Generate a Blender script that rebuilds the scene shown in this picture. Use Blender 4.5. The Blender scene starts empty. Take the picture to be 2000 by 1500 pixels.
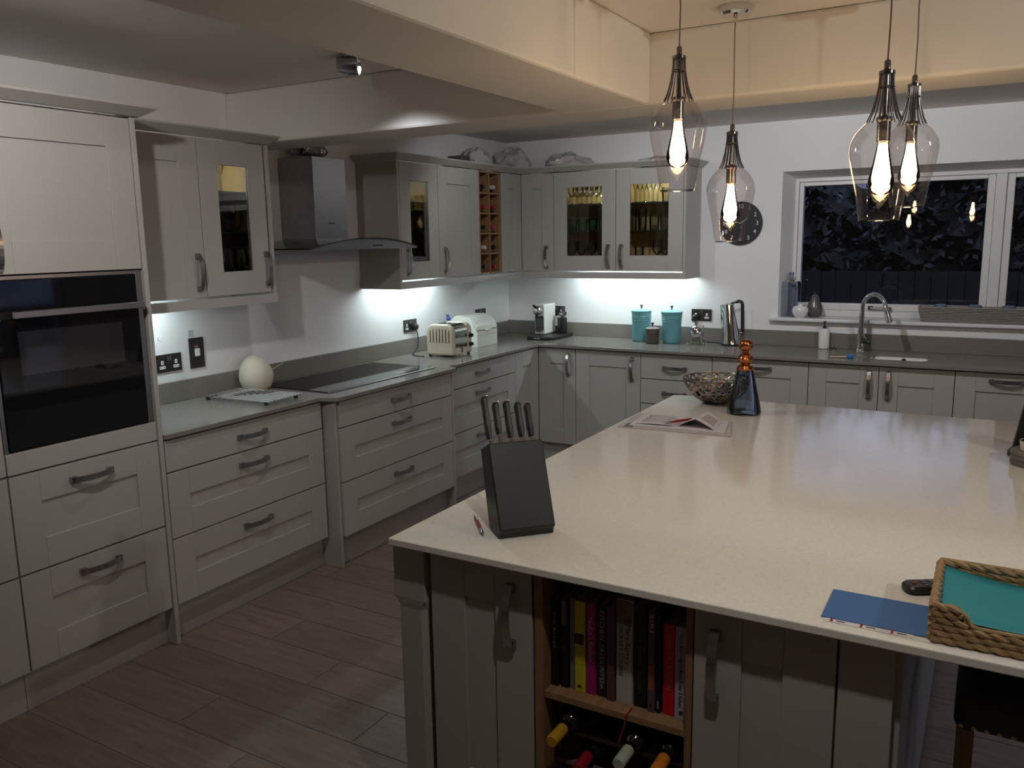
import bpy, bmesh, math, random
from mathutils import Vector, Matrix
random.seed(7)
SC = bpy.context.scene
COL = SC.collection
PI = math.pi

# ------------------------------------------------------------------ camera, sky, exposure
cam_d = bpy.data.cameras.new('camera')
cam = bpy.data.objects.new('camera', cam_d)
COL.objects.link(cam)
cam_d.sensor_width = 36.0
cam_d.lens = 1633.9 / 2000.0 * 36.0
cam_d.clip_start = 0.02
RT = Vector((0.8663, 0.4993, -0.016)); UP = Vector((-0.072, 0.1566, 0.985)); FW = Vector((-0.4944, 0.8522, -0.1716))
M = Matrix.Identity(4)
for i in range(3):
    M[i][0] = RT[i]; M[i][1] = UP[i]; M[i][2] = -FW[i]
M[0][3], M[1][3], M[2][3] = 3.491, -5.987, 1.680
cam.matrix_world = M
SC.camera = cam

world = bpy.data.worlds.new('dusk_sky'); SC.world = world
world.use_nodes = True
wn = world.node_tree.nodes; wl = world.node_tree.links
bg = wn['Background']
tc = wn.new('ShaderNodeTexCoord'); mp = wn.new('ShaderNodeMapping'); nz = wn.new('ShaderNodeTexNoise'); cr = wn.new('ShaderNodeValToRGB')
mp.inputs['Scale'].default_value = (1, 1, 2.5)
nz.inputs['Scale'].default_value = 3.0; nz.inputs['Detail'].default_value = 5
cr.color_ramp.elements[0].position = 0.45; cr.color_ramp.elements[0].color = (0.20, 0.26, 0.50, 1)
cr.color_ramp.elements[1].position = 0.62; cr.color_ramp.elements[1].color = (1.15, 1.30, 1.70, 1)
wl.new(tc.outputs['Generated'], mp.inputs['Vector']); wl.new(mp.outputs['Vector'], nz.inputs['Vector'])
wl.new(nz.outputs['Fac'], cr.inputs['Fac']); wl.new(cr.outputs['Color'], bg.inputs['Color'])
SKY_STRENGTH = 0.8
bg.inputs['Strength'].default_value = SKY_STRENGTH

SC.view_settings.view_transform = 'Standard'
SC.view_settings.look = 'None'
SC.view_settings.gamma = 1.0
SC.view_settings.use_curve_mapping = False
SC.view_settings.exposure = 0.0
SC.cycles.use_denoising = True
SC.cycles.max_bounces = 10
SC.cycles.diffuse_bounces = 5
SC.cycles.glossy_bounces = 5
SC.cycles.transparent_max_bounces = 40
SC.cycles.sample_clamp_indirect = 4.0
SC.cycles.caustics_reflective = False
SC.cycles.caustics_refractive = False

LED_COLOR = (0.80, 0.97, 1.0)
LED_STRENGTH = 90.0        # under-cabinet strips
BULB_COLOR = (1.0, 0.72, 0.42)
BULB_STRENGTH = 54.0      # pendant filaments
SPOTS = {                  # ceiling spotlights: watts, colour
    'hob': (30.0, (.95, 1.0, 1.06)),
    'window': (44.0, (.96, .97, 1.0)),
    'window_right': (18.0, (1.0, .97, .92)),
    'corner': (13.0, (.98, .98, 1.0)),
    'oven': (52.0, (1.0, .96, .94)),
    'island': (34.0, (1.0, .94, .86)),
    'right': (40.0, (1.0, .98, .87)),
}
CAB_LED = 130.0             # small lamps inside the glass cabinets

# ------------------------------------------------------------------ materials
def lin(c):
    return tuple(((x / 255.0) / 12.92 if x / 255.0 <= 0.04045 else ((x / 255.0 + 0.055) / 1.055) ** 2.4) for x in c)

def pm(name, rgb, rough=0.5, metal=0.0, var=0.06, scale=18.0, bump=0.0, bscale=150.0, stretch=None, spec=0.5, coat=0.0, objvar=0.0, emit=None, aniso=0.0):
    m = bpy.data.materials.new(name); m.use_nodes = True
    n = m.node_tree.nodes; l = m.node_tree.links
    b = n['Principled BSDF']
    t = n.new('ShaderNodeTexCoord'); mpn = n.new('ShaderNodeMapping')
    if stretch: mpn.inputs['Scale'].default_value = stretch
    l.new(t.outputs['Object'], mpn.inputs['Vector'])
    z = n.new('ShaderNodeTexNoise'); z.inputs['Scale'].default_value = scale; z.inputs['Detail'].default_value = 6
    l.new(mpn.outputs['Vector'], z.inputs['Vector'])
    r = n.new('ShaderNodeValToRGB')
    r.color_ramp.elements[0].position = 0.3; r.color_ramp.elements[1].position = 0.7
    r.color_ramp.elements[0].color = tuple(max(0, c * (1 - var)) for c in rgb) + (1,)
    r.color_ramp.elements[1].color = tuple(min(1, c * (1 + var)) for c in rgb) + (1,)
    l.new(z.outputs['Fac'], r.inputs['Fac'])
    out = r.outputs['Color']
    if objvar:
        oi = n.new('ShaderNodeObjectInfo'); hs = n.new('ShaderNodeHueSaturation'); mr = n.new('ShaderNodeMapRange')
        mr.inputs['To Min'].default_value = 1 - objvar; mr.inputs['To Max'].default_value = 1 + objvar
        l.new(oi.outputs['Random'], mr.inputs['Value']); l.new(mr.outputs['Result'], hs.inputs['Value'])
        l.new(out, hs.inputs['Color']); out = hs.outputs['Color']
    l.new(out, b.inputs['Base Color'])
    b.inputs['Roughness'].default_value = rough; b.inputs['Metallic'].default_value = metal
    b.inputs['Specular IOR Level'].default_value = spec
    b.inputs['Coat Weight'].default_value = coat
    if aniso: b.inputs['Anisotropic'].default_value = aniso
    if bump:
        z2 = n.new('ShaderNodeTexNoise'); z2.inputs['Scale'].default_value = bscale; z2.inputs['Detail'].default_value = 3
        l.new(mpn.outputs['Vector'], z2.inputs['Vector'])
        bp = n.new('ShaderNodeBump'); bp.inputs['Strength'].default_value = bump; bp.inputs['Distance'].default_value = 0.002
        l.new(z2.outputs['Fac'], bp.inputs['Height']); l.new(bp.outputs['Normal'], b.inputs['Normal'])
    if emit:
        b.inputs['Emission Color'].default_value = emit[0] + (1,); b.inputs['Emission Strength'].default_value = emit[1]
    return m

def thin_glass(name, tint=(0.97, 0.97, 0.97), ior=1.45, rough=0.0, boost=1.0, fmax=1.0):
    m = bpy.data.materials.new(name); m.use_nodes = True
    n = m.node_tree.nodes; l = m.node_tree.links
    n.remove(n['Principled BSDF']); out = n['Material Output']
    tr = n.new('ShaderNodeBsdfTransparent'); tr.inputs['Color'].default_value = tint + (1,)
    gl = n.new('ShaderNodeBsdfGlossy'); gl.inputs['Roughness'].default_value = rough
    # very slight unevenness of blown glass
    fr = n.new('ShaderNodeFresnel'); fr.inputs['IOR'].default_value = ior
    tcn = n.new('ShaderNodeTexCoord'); z = n.new('ShaderNodeTexNoise'); z.inputs['Scale'].default_value = 12
    bp = n.new('ShaderNodeBump'); bp.inputs['Strength'].default_value = 0.03; bp.inputs['Distance'].default_value = 0.002
    l.new(tcn.outputs['Object'], z.inputs['Vector']); l.new(z.outputs['Fac'], bp.inputs['Height']); l.new(bp.outputs['Normal'], gl.inputs['Normal'])
    mu = n.new('ShaderNodeMath'); mu.operation = 'MULTIPLY'; mu.inputs[1].default_value = boost; mu.use_clamp = True
    mx = n.new('ShaderNodeMixShader')
    mi = n.new('ShaderNodeMath'); mi.operation = 'MINIMUM'; mi.inputs[1].default_value = fmax
    l.new(fr.outputs['Fac'], mu.inputs[0]); l.new(mu.outputs['Value'], mi.inputs[0]); l.new(mi.outputs['Value'], mx.inputs['Fac'])
    l.new(tr.outputs['BSDF'], mx.inputs[1]); l.new(gl.outputs['BSDF'], mx.inputs[2]); l.new(mx.outputs['Shader'], out.inputs['Surface'])
    return m

def emission(name, rgb, s):
    m = bpy.data.materials.new(name); m.use_nodes = True
    n = m.node_tree.nodes; l = m.node_tree.links
    n.remove(n['Principled BSDF'])
    e = n.new('ShaderNodeEmission'); e.inputs['Color'].default_value = rgb + (1,); e.inputs['Strength'].default_value = s
    l.new(e.outputs['Emission'], n['Material Output'].inputs['Surface'])
    return m

WALL = pm('white_wall_paint', (0.82, 0.815, 0.82), 0.75, var=0.015, scale=3, bump=0.05, bscale=220)
CEIL = pm('ceiling_paint', (0.76, 0.735, 0.715), 0.8, var=0.015, scale=3)
PAINT = pm('warm_grey_cabinet_paint', (0.405, 0.39, 0.368), 0.42, var=0.02, scale=6, bump=0.03, bscale=90, stretch=(1, 1, 0.15))
PANEL_IN = pm('cabinet_interior', (0.50, 0.36, 0.13), 0.5, var=0.12, scale=6, stretch=(6, 6, 0.6))
QUARTZ = pm('grey_brown_quartz', (0.205, 0.19, 0.172), 0.16, var=0.10, scale=260, spec=0.5)
ISLAND_Q = pm('cream_quartz', (0.80, 0.775, 0.715), 0.09, var=0.05, scale=120, spec=0.55)
STEEL = pm('brushed_steel', (0.40, 0.40, 0.41), 0.28, 1.0, var=0.08, scale=30, stretch=(1, 40, 1), bump=0.03, bscale=60)
NICKEL = pm('satin_nickel_handle', (0.42, 0.41, 0.42), 0.25, 1.0, var=0.05, scale=60)
CHROME = pm('polished_chrome', (0.75, 0.75, 0.76), 0.05, 1.0, var=0.02, scale=10)
DARKCHROME = pm('smoked_chrome', (0.20, 0.19, 0.20), 0.2, 1.0, var=0.05, scale=30)
BLACK = pm('black_plastic', (0.012, 0.012, 0.013), 0.4, var=0.1, scale=40)
BLACKGLASS = pm('black_glass', (0.004, 0.004, 0.005), 0.04, var=0.1, scale=3, spec=0.6)
OVENWIN = pm('oven_window_glass', (0.02, 0.02, 0.022), 0.05, var=0.15, scale=5, spec=0.9)
BLACKWOOD = pm('black_stained_wood', (0.013, 0.014, 0.013), 0.42, var=0.15, scale=30, stretch=(1, 1, 0.1), bump=0.05)
OAK = pm('oak', (0.25, 0.14, 0.07), 0.5, var=0.22, scale=7, stretch=(12, 12, 1.2), bump=0.05, bscale=40)
OAKH = pm('oak_horizontal', (0.27, 0.16, 0.085), 0.5, var=0.22, scale=7, stretch=(12, 1.2, 12), bump=0.05, bscale=40)
LIGHTWOOD = pm('pale_wood', (0.50, 0.38, 0.24), 0.55, var=0.15, scale=20, stretch=(1, 8, 8))
WHITEPLASTIC = pm('white_plastic', (0.80, 0.80, 0.80), 0.35, var=0.02)
FRAMEWHITE = pm('white_window_frame', (0.75, 0.74, 0.75), 0.35, var=0.02, scale=4)
SILLW = pm('painted_sill', (0.72, 0.71, 0.72), 0.35, var=0.03, scale=4)
SOCKET = pm('black_nickel_plate', (0.10, 0.09, 0.09), 0.3, 0.85, var=0.08, scale=60)
CREAM = pm('cream_enamel', (0.62, 0.56, 0.44), 0.25, var=0.02, scale=8)
CREAMW = pm('white_enamel', (0.74, 0.76, 0.70), 0.22, var=0.02, scale=8)
STONEWARE = pm('cream_stoneware', (0.64, 0.58, 0.47), 0.45, var=0.04, scale=30)
STONEIN = pm('unglazed_clay', (0.26, 0.19, 0.11), 0.8, var=0.12, scale=30)
TEAL = pm('duck_egg_enamel', (0.135, 0.36, 0.40), 0.3, var=0.03, scale=10)
TEALLID = pm('pale_duck_egg_lid', (0.22, 0.47, 0.52), 0.35, var=0.03, scale=10)
TAUPE = pm('taupe_enamel', (0.075, 0.06, 0.05), 0.35, var=0.05, scale=20)
CERAMIC = pm('white_ceramic', (0.78, 0.77, 0.76), 0.12, var=0.02, scale=8)
GREYGLAZE = pm('grey_glaze', (0.10, 0.095, 0.09), 0.12, var=0.08, scale=14)
COPPER = pm('copper', (0.55, 0.20, 0.09), 0.18, 1.0, var=0.06, scale=20)
LATTICE = pm('aged_silver_lattice', (0.36, 0.31, 0.26), 0.3, 1.0, var=0.2, scale=30)
PAPER = pm('paper', (0.66, 0.63, 0.66), 0.7, var=0.05, scale=25)
NEWS = pm('newsprint', (0.52, 0.47, 0.47), 0.75, var=0.12, scale=40)
INK = pm('printed_ink', (0.16, 0.15, 0.18), 0.7, var=0.1)
BLUECARD = pm('blue_card', (0.028, 0.135, 0.36), 0.55, var=0.03)
TEALCARD = pm('teal_card', (0.02, 0.25, 0.30), 0.5, var=0.03)
WICKER = pm('water_hyacinth', (0.33, 0.21, 0.10), 0.6, var=0.3, scale=40, stretch=(1, 4, 4), bump=0.2, bscale=160)
GREYWASH = pm('grey_washed_wicker', (0.27, 0.24, 0.23), 0.7, var=0.25, scale=30, stretch=(1, 8, 14), bump=0.25, bscale=120)
BLUEGREY = pm('blue_grey_wax', (0.10, 0.14, 0.21), 0.5, var=0.05)
REDP = pm('red_plastic', (0.30, 0.012, 0.02), 0.3, var=0.1)
LEATHER = pm('dark_brown_leather', (0.025, 0.017, 0.014), 0.45, var=0.2, scale=40, bump=0.15, bscale=120)
BRASS = pm('brass_stud', (0.55, 0.42, 0.25), 0.25, 1.0, var=0.1)
GROUT = pm('tile_grout', (0.40, 0.36, 0.33), 0.8, var=0.08, scale=60)
FOIL = pm('aluminium_foil_duct', (0.62, 0.61, 0.62), 0.3, 1.0, var=0.2, scale=50, bump=0.4, bscale=60)
PLASTICWRAP = pm('cloudy_plastic_wrap', (0.50, 0.48, 0.47), 0.35, var=0.12, scale=18, bump=0.3, bscale=30)
BOTTLEGLASS = pm('dark_bottle_glass', (0.008, 0.010, 0.008), 0.08, var=0.1, spec=0.6)
CLEAR = thin_glass('clear_drinking_glass', (0.93, 0.94, 0.94), 1.5, 0.02, 1.25)
GREENGLASS = thin_glass('green_drinking_glass', (0.55, 0.80, 0.68), 1.5, 0.02, 1.1)
SHELFGLASS = pm('shelf_glass_edge', (0.025, 0.035, 0.03), 0.08, var=0.05, spec=0.6)
SHADEGLASS = thin_glass('pendant_shade_glass', (0.955, 0.93, 0.925), 1.45, 0.03, 1.0, 0.28)
BULBGLASS = thin_glass('amber_bulb_glass', (0.98, 0.90, 0.76), 1.4, 0.0, 1.0)
PANE = thin_glass('window_pane_glass', (0.90, 0.92, 0.94), 1.5, 0.0, 1.1)
DOORPANE = thin_glass('cabinet_door_glass', (0.93, 0.94, 0.93), 1.45, 0.0, 0.9)
HOODGLASS = thin_glass('hood_canopy_glass', (0.60, 0.66, 0.68), 1.5, 0.0, 1.3)
VASEGLASS = thin_glass('blue_tinted_glass', (0.72, 0.76, 0.83), 1.5, 0.02, 1.6)
LED = emission('cool_white_led', LED_COLOR, LED_STRENGTH)
CLED = emission('cabinet_led', (0.9, 0.97, 1.0), CAB_LED)
FILAMENT = emission('warm_filament', BULB_COLOR, BULB_STRENGTH)
DISPLAY = pm('dark_display', (0.02, 0.02, 0.025), 0.2, var=0.1)

def floor_mat():
    m = pm('wood_effect_tile', (0.215, 0.158, 0.126), 0.45, var=0.20, scale=5, stretch=(0.9, 9, 9), bump=0.04, bscale=60, objvar=0.13)
    n = m.node_tree.nodes; l = m.node_tree.links
    b = n['Principled BSDF']; src = b.inputs['Base Color'].links[0].from_socket
    g = n.new('ShaderNodeNewGeometry'); v = n.new('ShaderNodeTexVoronoi'); v.inputs['Scale'].default_value = 2.2
    mpn = n.new('ShaderNodeMapping'); mpn.inputs['Scale'].default_value = (0.6, 1.4, 1)
    l.new(g.outputs['Position'], mpn.inputs['Vector']); l.new(mpn.outputs['Vector'], v.inputs['Vector'])
    r = n.new('ShaderNodeValToRGB'); r.color_ramp.elements[0].position = 0.02; r.color_ramp.elements[1].position = 0.07
    r.color_ramp.elements[0].color = (0.35, 0.3, 0.27, 1); r.color_ramp.elements[1].color = (1, 1, 1, 1)
    l.new(v.outputs['Distance'], r.inputs['Fac'])
    mx = n.new('ShaderNodeMix'); mx.data_type = 'RGBA'; mx.blend_type = 'MULTIPLY'; mx.inputs['Factor'].default_value = 1.0
    l.new(src, mx.inputs['A']); l.new(r.outputs['Color'], mx.inputs['B']); l.new(mx.outputs['Result'], b.inputs['Base Color'])
    return m
PLANK = floor_mat()

# ------------------------------------------------------------------ mesh helpers
def LM(X): return lambda u, v, w: (X + w, u, v)         # faces +x, u runs along +y
def BM(Y): return lambda u, v, w: (u, Y - w, v)         # faces -y, u runs along +x
ID = lambda x, y, z: (x, y, z)

class MB:
    def __init__(s): s.v = []; s.f = []
    def box(s, a0, a1, b0, b1, c0, c1, m=ID):
        i = len(s.v)
        for c in (c0, c1):
            for (a, b) in ((a0, b0), (a1, b0), (a1, b1), (a0, b1)):
                s.v.append(m(a, b, c))
        for q in ((3, 2, 1, 0), (4, 5, 6, 7), (0, 1, 5, 4), (1, 2, 6, 5), (2, 3, 7, 6), (3, 0, 4, 7)):
            s.f.append(tuple(i + k for k in q))
        return s
    def prism(s, poly, c0, c1, m=ID):
        n = len(poly); i = len(s.v)
        for c in (c0, c1):
            for a, b in poly: s.v.append(m(a, b, c))
        s.f.append(tuple(i + k for k in range(n - 1, -1, -1))); s.f.append(tuple(i + n + k for k in range(n)))
        for k in range(n):
            k2 = (k + 1) % n
            s.f.append((i + k, i + k2, i + n + k2, i + n + k))
        return s
    def lathe(s, prof, c=(0, 0, 0), seg=24, axis='z', cap=True):
        n = len(prof); i0 = len(s.v)
        for r, h in prof:
            for k in range(seg):
                a = 2 * PI * k / seg; x, y = r * math.cos(a), r * math.sin(a)
                p = (x, y, h) if axis == 'z' else ((h, x, y) if axis == 'x' else (y, h, x))
                s.v.append((c[0] + p[0], c[1] + p[1], c[2] + p[2]))
        for j in range(n - 1):
            for k in range(seg):
                k2 = (k + 1) % seg
                s.f.append((i0 + j * seg + k, i0 + j * seg + k2, i0 + (j + 1) * seg + k2, i0 + (j + 1) * seg + k))
        if cap:
            if prof[0][0] > 1e-6: s.f.append(tuple(i0 + k for k in range(seg - 1, -1, -1)))
            if prof[-1][0] > 1e-6: s.f.append(tuple(i0 + (n - 1) * seg + k for k in range(seg)))
        return s
    def tube(s, pts, r, seg=8, closed=False):
        pts = [Vector(p) for p in pts]; n = len(pts); i0 = len(s.v)
        rr = r if isinstance(r, (list, tuple)) else [r] * n
        t0 = (pts[1] - pts[0]).normalized()
        ref = Vector((0, 0, 1)) if abs(t0.z) < 0.9 else Vector((1, 0, 0))
        nrm = t0.cross(ref).normalized()
        for k in range(n):
            if closed: t = (pts[(k + 1) % n] - pts[k - 1]).normalized()
            elif k == 0: t = t0
            elif k == n - 1: t = (pts[-1] - pts[-2]).normalized()
            else: t = (pts[k + 1] - pts[k - 1]).normalized()
            nrm = (nrm - t * nrm.dot(t)).normalized(); bn = t.cross(nrm)
            for q in range(seg):
                a = 2 * PI * q / seg
                s.v.append(tuple(pts[k] + (nrm * math.cos(a) + bn * math.sin(a)) * rr[k]))
        for k in range(n if closed else n - 1):
            k2 = (k + 1) % n
            for q in range(seg):
                q2 = (q + 1) % seg
                s.f.append((i0 + k * seg + q, i0 + k * seg + q2, i0 + k2 * seg + q2, i0 + k2 * seg + q))
        if not closed:
            s.f.append(tuple(i0 + q for q in range(seg - 1, -1, -1)))
            s.f.append(tuple(i0 + (n - 1) * seg + q for q in range(seg)))
        return s
    def grid(s, fn, nu, nv):
        i0 = len(s.v)
        for a in range(nu + 1):
            for b in range(nv + 1): s.v.append(fn(a / nu, b / nv))
        for a in range(nu):
            for b in range(nv):
                p = i0 + a * (nv + 1) + b
                s.f.append((p, p + nv + 1, p + nv + 2, p + 1))
        return s
    def loft(s, path, prof, closed=False):
        # path(d) -> list of (x, y); prof -> closed list of (d, z)
        rows = [[(x, y, z) for (x, y) in path(d)] for d, z in prof]
        n = len(rows); L = len(rows[0]); i0 = len(s.v)
        for r in rows: s.v.extend(r)
        for a in range(n):
            a2 = (a + 1) % n
            for b in range(L - 1):
                s.f.append((i0 + a * L + b, i0 + a * L + b + 1, i0 + a2 * L + b + 1, i0 + a2 * L + b))
        s.f.append(tuple(i0 + a * L for a in range(n))); s.f.append(tuple(i0 + a * L + L - 1 for a in range(n - 1, -1, -1)))
        return s

OFF = {}
def mesh_of(name, mb, mat, off=(0, 0, 0), smooth=False):
    me = bpy.data.meshes.new(name)
    me.from_pydata([(x - off[0], y - off[1], z - off[2]) for x, y, z in mb.v], [], mb.f)
    bm = bmesh.new(); bm.from_mesh(me)
    bmesh.ops.recalc_face_normals(bm, faces=bm.faces)
    bm.to_mesh(me); bm.free()
    if mat: me.materials.append(mat)
    if smooth:
        for p in me.polygons: p.use_smooth = True
        me.set_sharp_from_angle(angle=math.radians(38))
    me.update()
    return me

def build(name, mb, mat, parent=None, bevel=0.0, smooth=False, kind=None, seg=2, label=None):
    off = OFF.get(parent.name, (0, 0, 0)) if parent else (0, 0, 0)
    me = mesh_of(name, mb, mat, off, smooth)
    o = bpy.data.objects.new(name, me); COL.objects.link(o)
    if parent: o.parent = parent; OFF[o.name] = off
    if bevel:
        b = o.modifiers.new('bevel', 'BEVEL'); b.width = bevel; b.segments = seg; b.limit_method = 'ANGLE'; b.angle_limit = math.radians(35)
    if kind: o['kind'] = kind
    if label: o['label'] = label
    return o

def tag(o, label, cat, group=None):
    o['label'] = label; o['category'] = cat
    if group: o['group'] = group
    return o

def thing(name, label, cat, loc, group=None, world=True):
    o = bpy.data.objects.new(name, None); COL.objects.link(o)
    o.empty_display_size = 0.05
    o.location = loc
    OFF[o.name] = tuple(loc) if world else (0, 0, 0)
    return tag(o, label, cat, group)

def single(name, mb, mat, label, cat, loc, group=None, **k):
    """a thing that is one mesh, origin at loc"""
    me = mesh_of(name, mb, mat, loc, k.get('smooth', False))
    o = bpy.data.objects.new(name, me); COL.objects.link(o); o.location = loc
    OFF[o.name] = tuple(loc)
    if k.get('bevel'):
        b = o.modifiers.new('bevel', 'BEVEL'); b.width = k['bevel']; b.segments = 2; b.limit_method = 'ANGLE'
    return tag(o, label, cat, group)

def struct(name, mb, mat, parent=None, bevel=0.0):
    o = build(name, mb, mat, parent, bevel)
    if parent is None: o['kind'] = 'structure'
    return o

def dup(root, loc, label, rotz=None, group=None):
    r = root.copy(); COL.objects.link(r); r.location = loc; r['label'] = label
    if rotz is not None: r.rotation_euler = (0, 0, rotz)
    if group: r['group'] = group
    for ch in root.children:
        c = ch.copy(); COL.objects.link(c); c.parent = r
        for g in ch.children:
            d = g.copy(); COL.objects.link(d); d.parent = c
    return r

def place(me, name, parent, loc, rot=None, label=None):
    o = bpy.data.objects.new(name, me); COL.objects.link(o); o.parent = parent
    off = OFF.get(parent.name, (0, 0, 0)); o.location = tuple(loc[i] - off[i] for i in range(3))
    if rot: o.rotation_euler = rot
    if label: o['label'] = label
    OFF[o.name] = off
    return o

def text_part(name, body, size, parent, origin, xdir, ydir, mat, thick=0.0002, align='CENTER', spacing=1.0, squash=None):
    cu = bpy.data.curves.new(name, 'FONT'); cu.body = body; cu.size = size; cu.extrude = thick
    cu.align_x = align; cu.align_y = 'CENTER'; cu.space_character = spacing; cu.resolution_u = 3
    tmp = bpy.data.objects.new('text_tmp', cu); COL.objects.link(tmp)
    dg = bpy.context.evaluated_depsgraph_get()
    me = bpy.data.meshes.new_from_object(tmp.evaluated_get(dg))
    bpy.data.objects.remove(tmp)
    X = Vector(xdir).normalized(); Y = Vector(ydir).normalized(); Z = X.cross(Y)
    off = OFF.get(parent.name, (0, 0, 0)) if parent else (0, 0, 0)
    if squash:
        xs = [v.co.x for v in me.vertices]; w = max(xs) - min(xs)
        f = squash / w if w > 0 else 1
    else: f = 1
    for v in me.vertices:
        c = v.co
        p = Vector(origin) + X * c.x * f + Y * c.y + Z * c.z
        v.co = p - Vector(off)
    me.materials.clear(); me.materials.append(mat)
    o = bpy.data.objects.new(name, me); COL.objects.link(o)
    if parent: o.parent = parent; OFF[o.name] = off
    return o

# ---- bowed strap handle, one mesh per orientation
def handle_mesh(kind):
    n = 14; L = 0.085; hw = 0.0105; th = 0.005
    mb = MB(); rows = []
    for i in range(n + 1):
        s = -L + 2 * L * i / n
        q = 1 - (s / L) ** 2
        w = 0.007 + 0.024 * q ** 0.8
        rows.append((s, w))
    f = {'Lh': lambda s, a, w: (w, s, a), 'Lv': lambda s, a, w: (w, a, s), 'Bh': lambda s, a, w: (s, -w, a), 'Bv': lambda s, a, w: (a, -w, s)}[kind]
    i0 = 0
    for s, w in rows:
        for a, ww in ((-hw, w), (hw, w), (hw, w + th), (-hw, w + th)): mb.v.append(f(s, a, ww))
    for i in range(n):
        for q in range(4):
            q2 = (q + 1) % 4
            mb.f.append((4 * i + q, 4 * i + q2, 4 * i + 4 + q2, 4 * i + 4 + q))
    mb.f.append((0, 1, 2, 3)); mb.f.append(tuple(4 * n + k for k in (3, 2, 1, 0)))
    for s0, s1 in ((-L - 0.001, -L + 0.022), (L - 0.022, L + 0.001)):
        mb.box(s0, s1, -hw - .001, hw + .001, 0.0, 0.014, f)
    return mesh_of('handle_' + kind, mb, NICKEL)
HANDLES = {k: handle_mesh(k) for k in ('Lh', 'Lv', 'Bh', 'Bv')}

def handle(parent, side, plane, u, v, o):
    loc = (plane, u, v) if side == 'L' else (u, plane, v)
    return place(HANDLES[side + o], 'handle', parent, loc)

TH = 0.02
def front(root, side, plane, u0, u1, v0, v1, name='door', h=None, pane=False, slab=False, stile=0.105, rail=0.11, mat=None):
    """one shaker or slab front; face lies in `plane`"""
    mat = mat or PAINT
    m = LM(plane) if side == 'L' else BM(plane)
    g = 0.0016
    u0 += g; u1 -= g; v0 += g; v1 -= g
    mb = MB()
    if slab:
        mb.box(u0, u1, v0, v1, -TH, 0, m)
        p = build(name, mb, mat, root, bevel=0.0015)
    else:
        j = 0.0004
        mb.box(u0, u0 + stile, v0, v1, -TH, 0, m); mb.box(u1 - stile, u1, v0, v1, -TH, 0, m)
        mb.box(u0 + stile + j, u1 - stile - j, v0, v0 + rail, -TH, 0, m); mb.box(u0 + stile + j, u1 - stile - j, v1 - rail, v1, -TH, 0, m)
        p = build(name, mb, mat, root, bevel=0.0013)
        q = MB()
        if pane:
            q.box(u0 + stile - .004, u1 - stile + .004, v0 + rail - .004, v1 - rail + .004, -.012, -.009, m)
            build('pane', q, DOORPANE, p)
        else:
            q.box(u0 + stile - .004, u1 - stile + .004, v0 + rail - .004, v1 - rail + .004, -TH + .001, -.008, m)
            build('door_panel' if name.startswith('door') else 'drawer_panel', q, mat, p)
    if h: handle(p, side, plane, h[0], h[1], h[2])
    return p

def carcass(root, side, plane, u0, u1, v0, v1, depth, open_front=False, mat=None, shelves=(), name='carcass'):
    """box behind the fronts; side L: from wall x=0, side B: from wall y=0"""
    m = LM(plane) if side == 'L' else BM(plane)
    w1 = -TH - 0.001; w0 = w1 - depth
    mb = MB()
    if not open_front:
        mb.box(u0, u1, v0, v1, w0, w1, m)
        return build(name, mb, PAINT, root)
    t = 0.018
    mb.box(u0, u0 + t, v0, v1, w0, w1, m); mb.box(u1 - t, u1, v0, v1, w0, w1, m)
    mb.box(u0 + t, u1 - t, v0, v0 + t, w0, w1, m); mb.box(u0 + t, u1 - t, v1 - t, v1, w0, w1, m)
    mb.box(u0 + t, u1 - t, v0 + t, v1 - t, w0, w0 + .008, m)
    c = build(name, mb, mat or PANEL_IN, root)
    for z in shelves:
        s = MB().box(u0 + t + .001, u1 - t - .001, z - .008, z, w0 + .01, w1 - .015, m)
        build('glass_shelf', s, SHELFGLASS, root, bevel=.001)
    return c

# ------------------------------------------------------------------ the room
ZC, ZB = 2.43, 2.171
XR, YR = 6.6, -8.5
fl = struct('floor', MB().box(-.1, XR, YR, 0, -.06, -.0025), GROUT)
row_h = 0.2085; LEN = 1.2; y_ref = -3.613
offs = {0: 0.896, -1: 1.297, -2: 1.70, -3: 1.074, -4: 1.438, 1: 0.50, 2: 0.10, 3: 0.636}
full = mesh_of('plank_full', MB().box(0, LEN - .004, 0, row_h - .004, -.002, 0.0), PLANK)
for k in range(-23, 18):
    ya = y_ref + k * row_h
    if ya < YR or ya + row_h > 0.2: continue
    x0 = offs.get(k, (0.37 * k * 1.08) % LEN)
    x = x0 - LEN * math.ceil(x0 / LEN)
    while x < XR:
        a, b = max(x, 0), min(x + LEN, XR)
        y1 = min(ya + row_h, 0)
        if b - a > 0.03 and y1 - ya > .03:
            if b - a > LEN - .001 and y1 - ya > row_h - .001:
                p = place(full, 'plank', fl, (a + .002, ya + .002, 0))
            else:
                p = build('plank', MB().box(a + .002, b - .002, ya + .002, y1 - .002, -.002, 0), PLANK, fl)
        x += LEN

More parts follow.
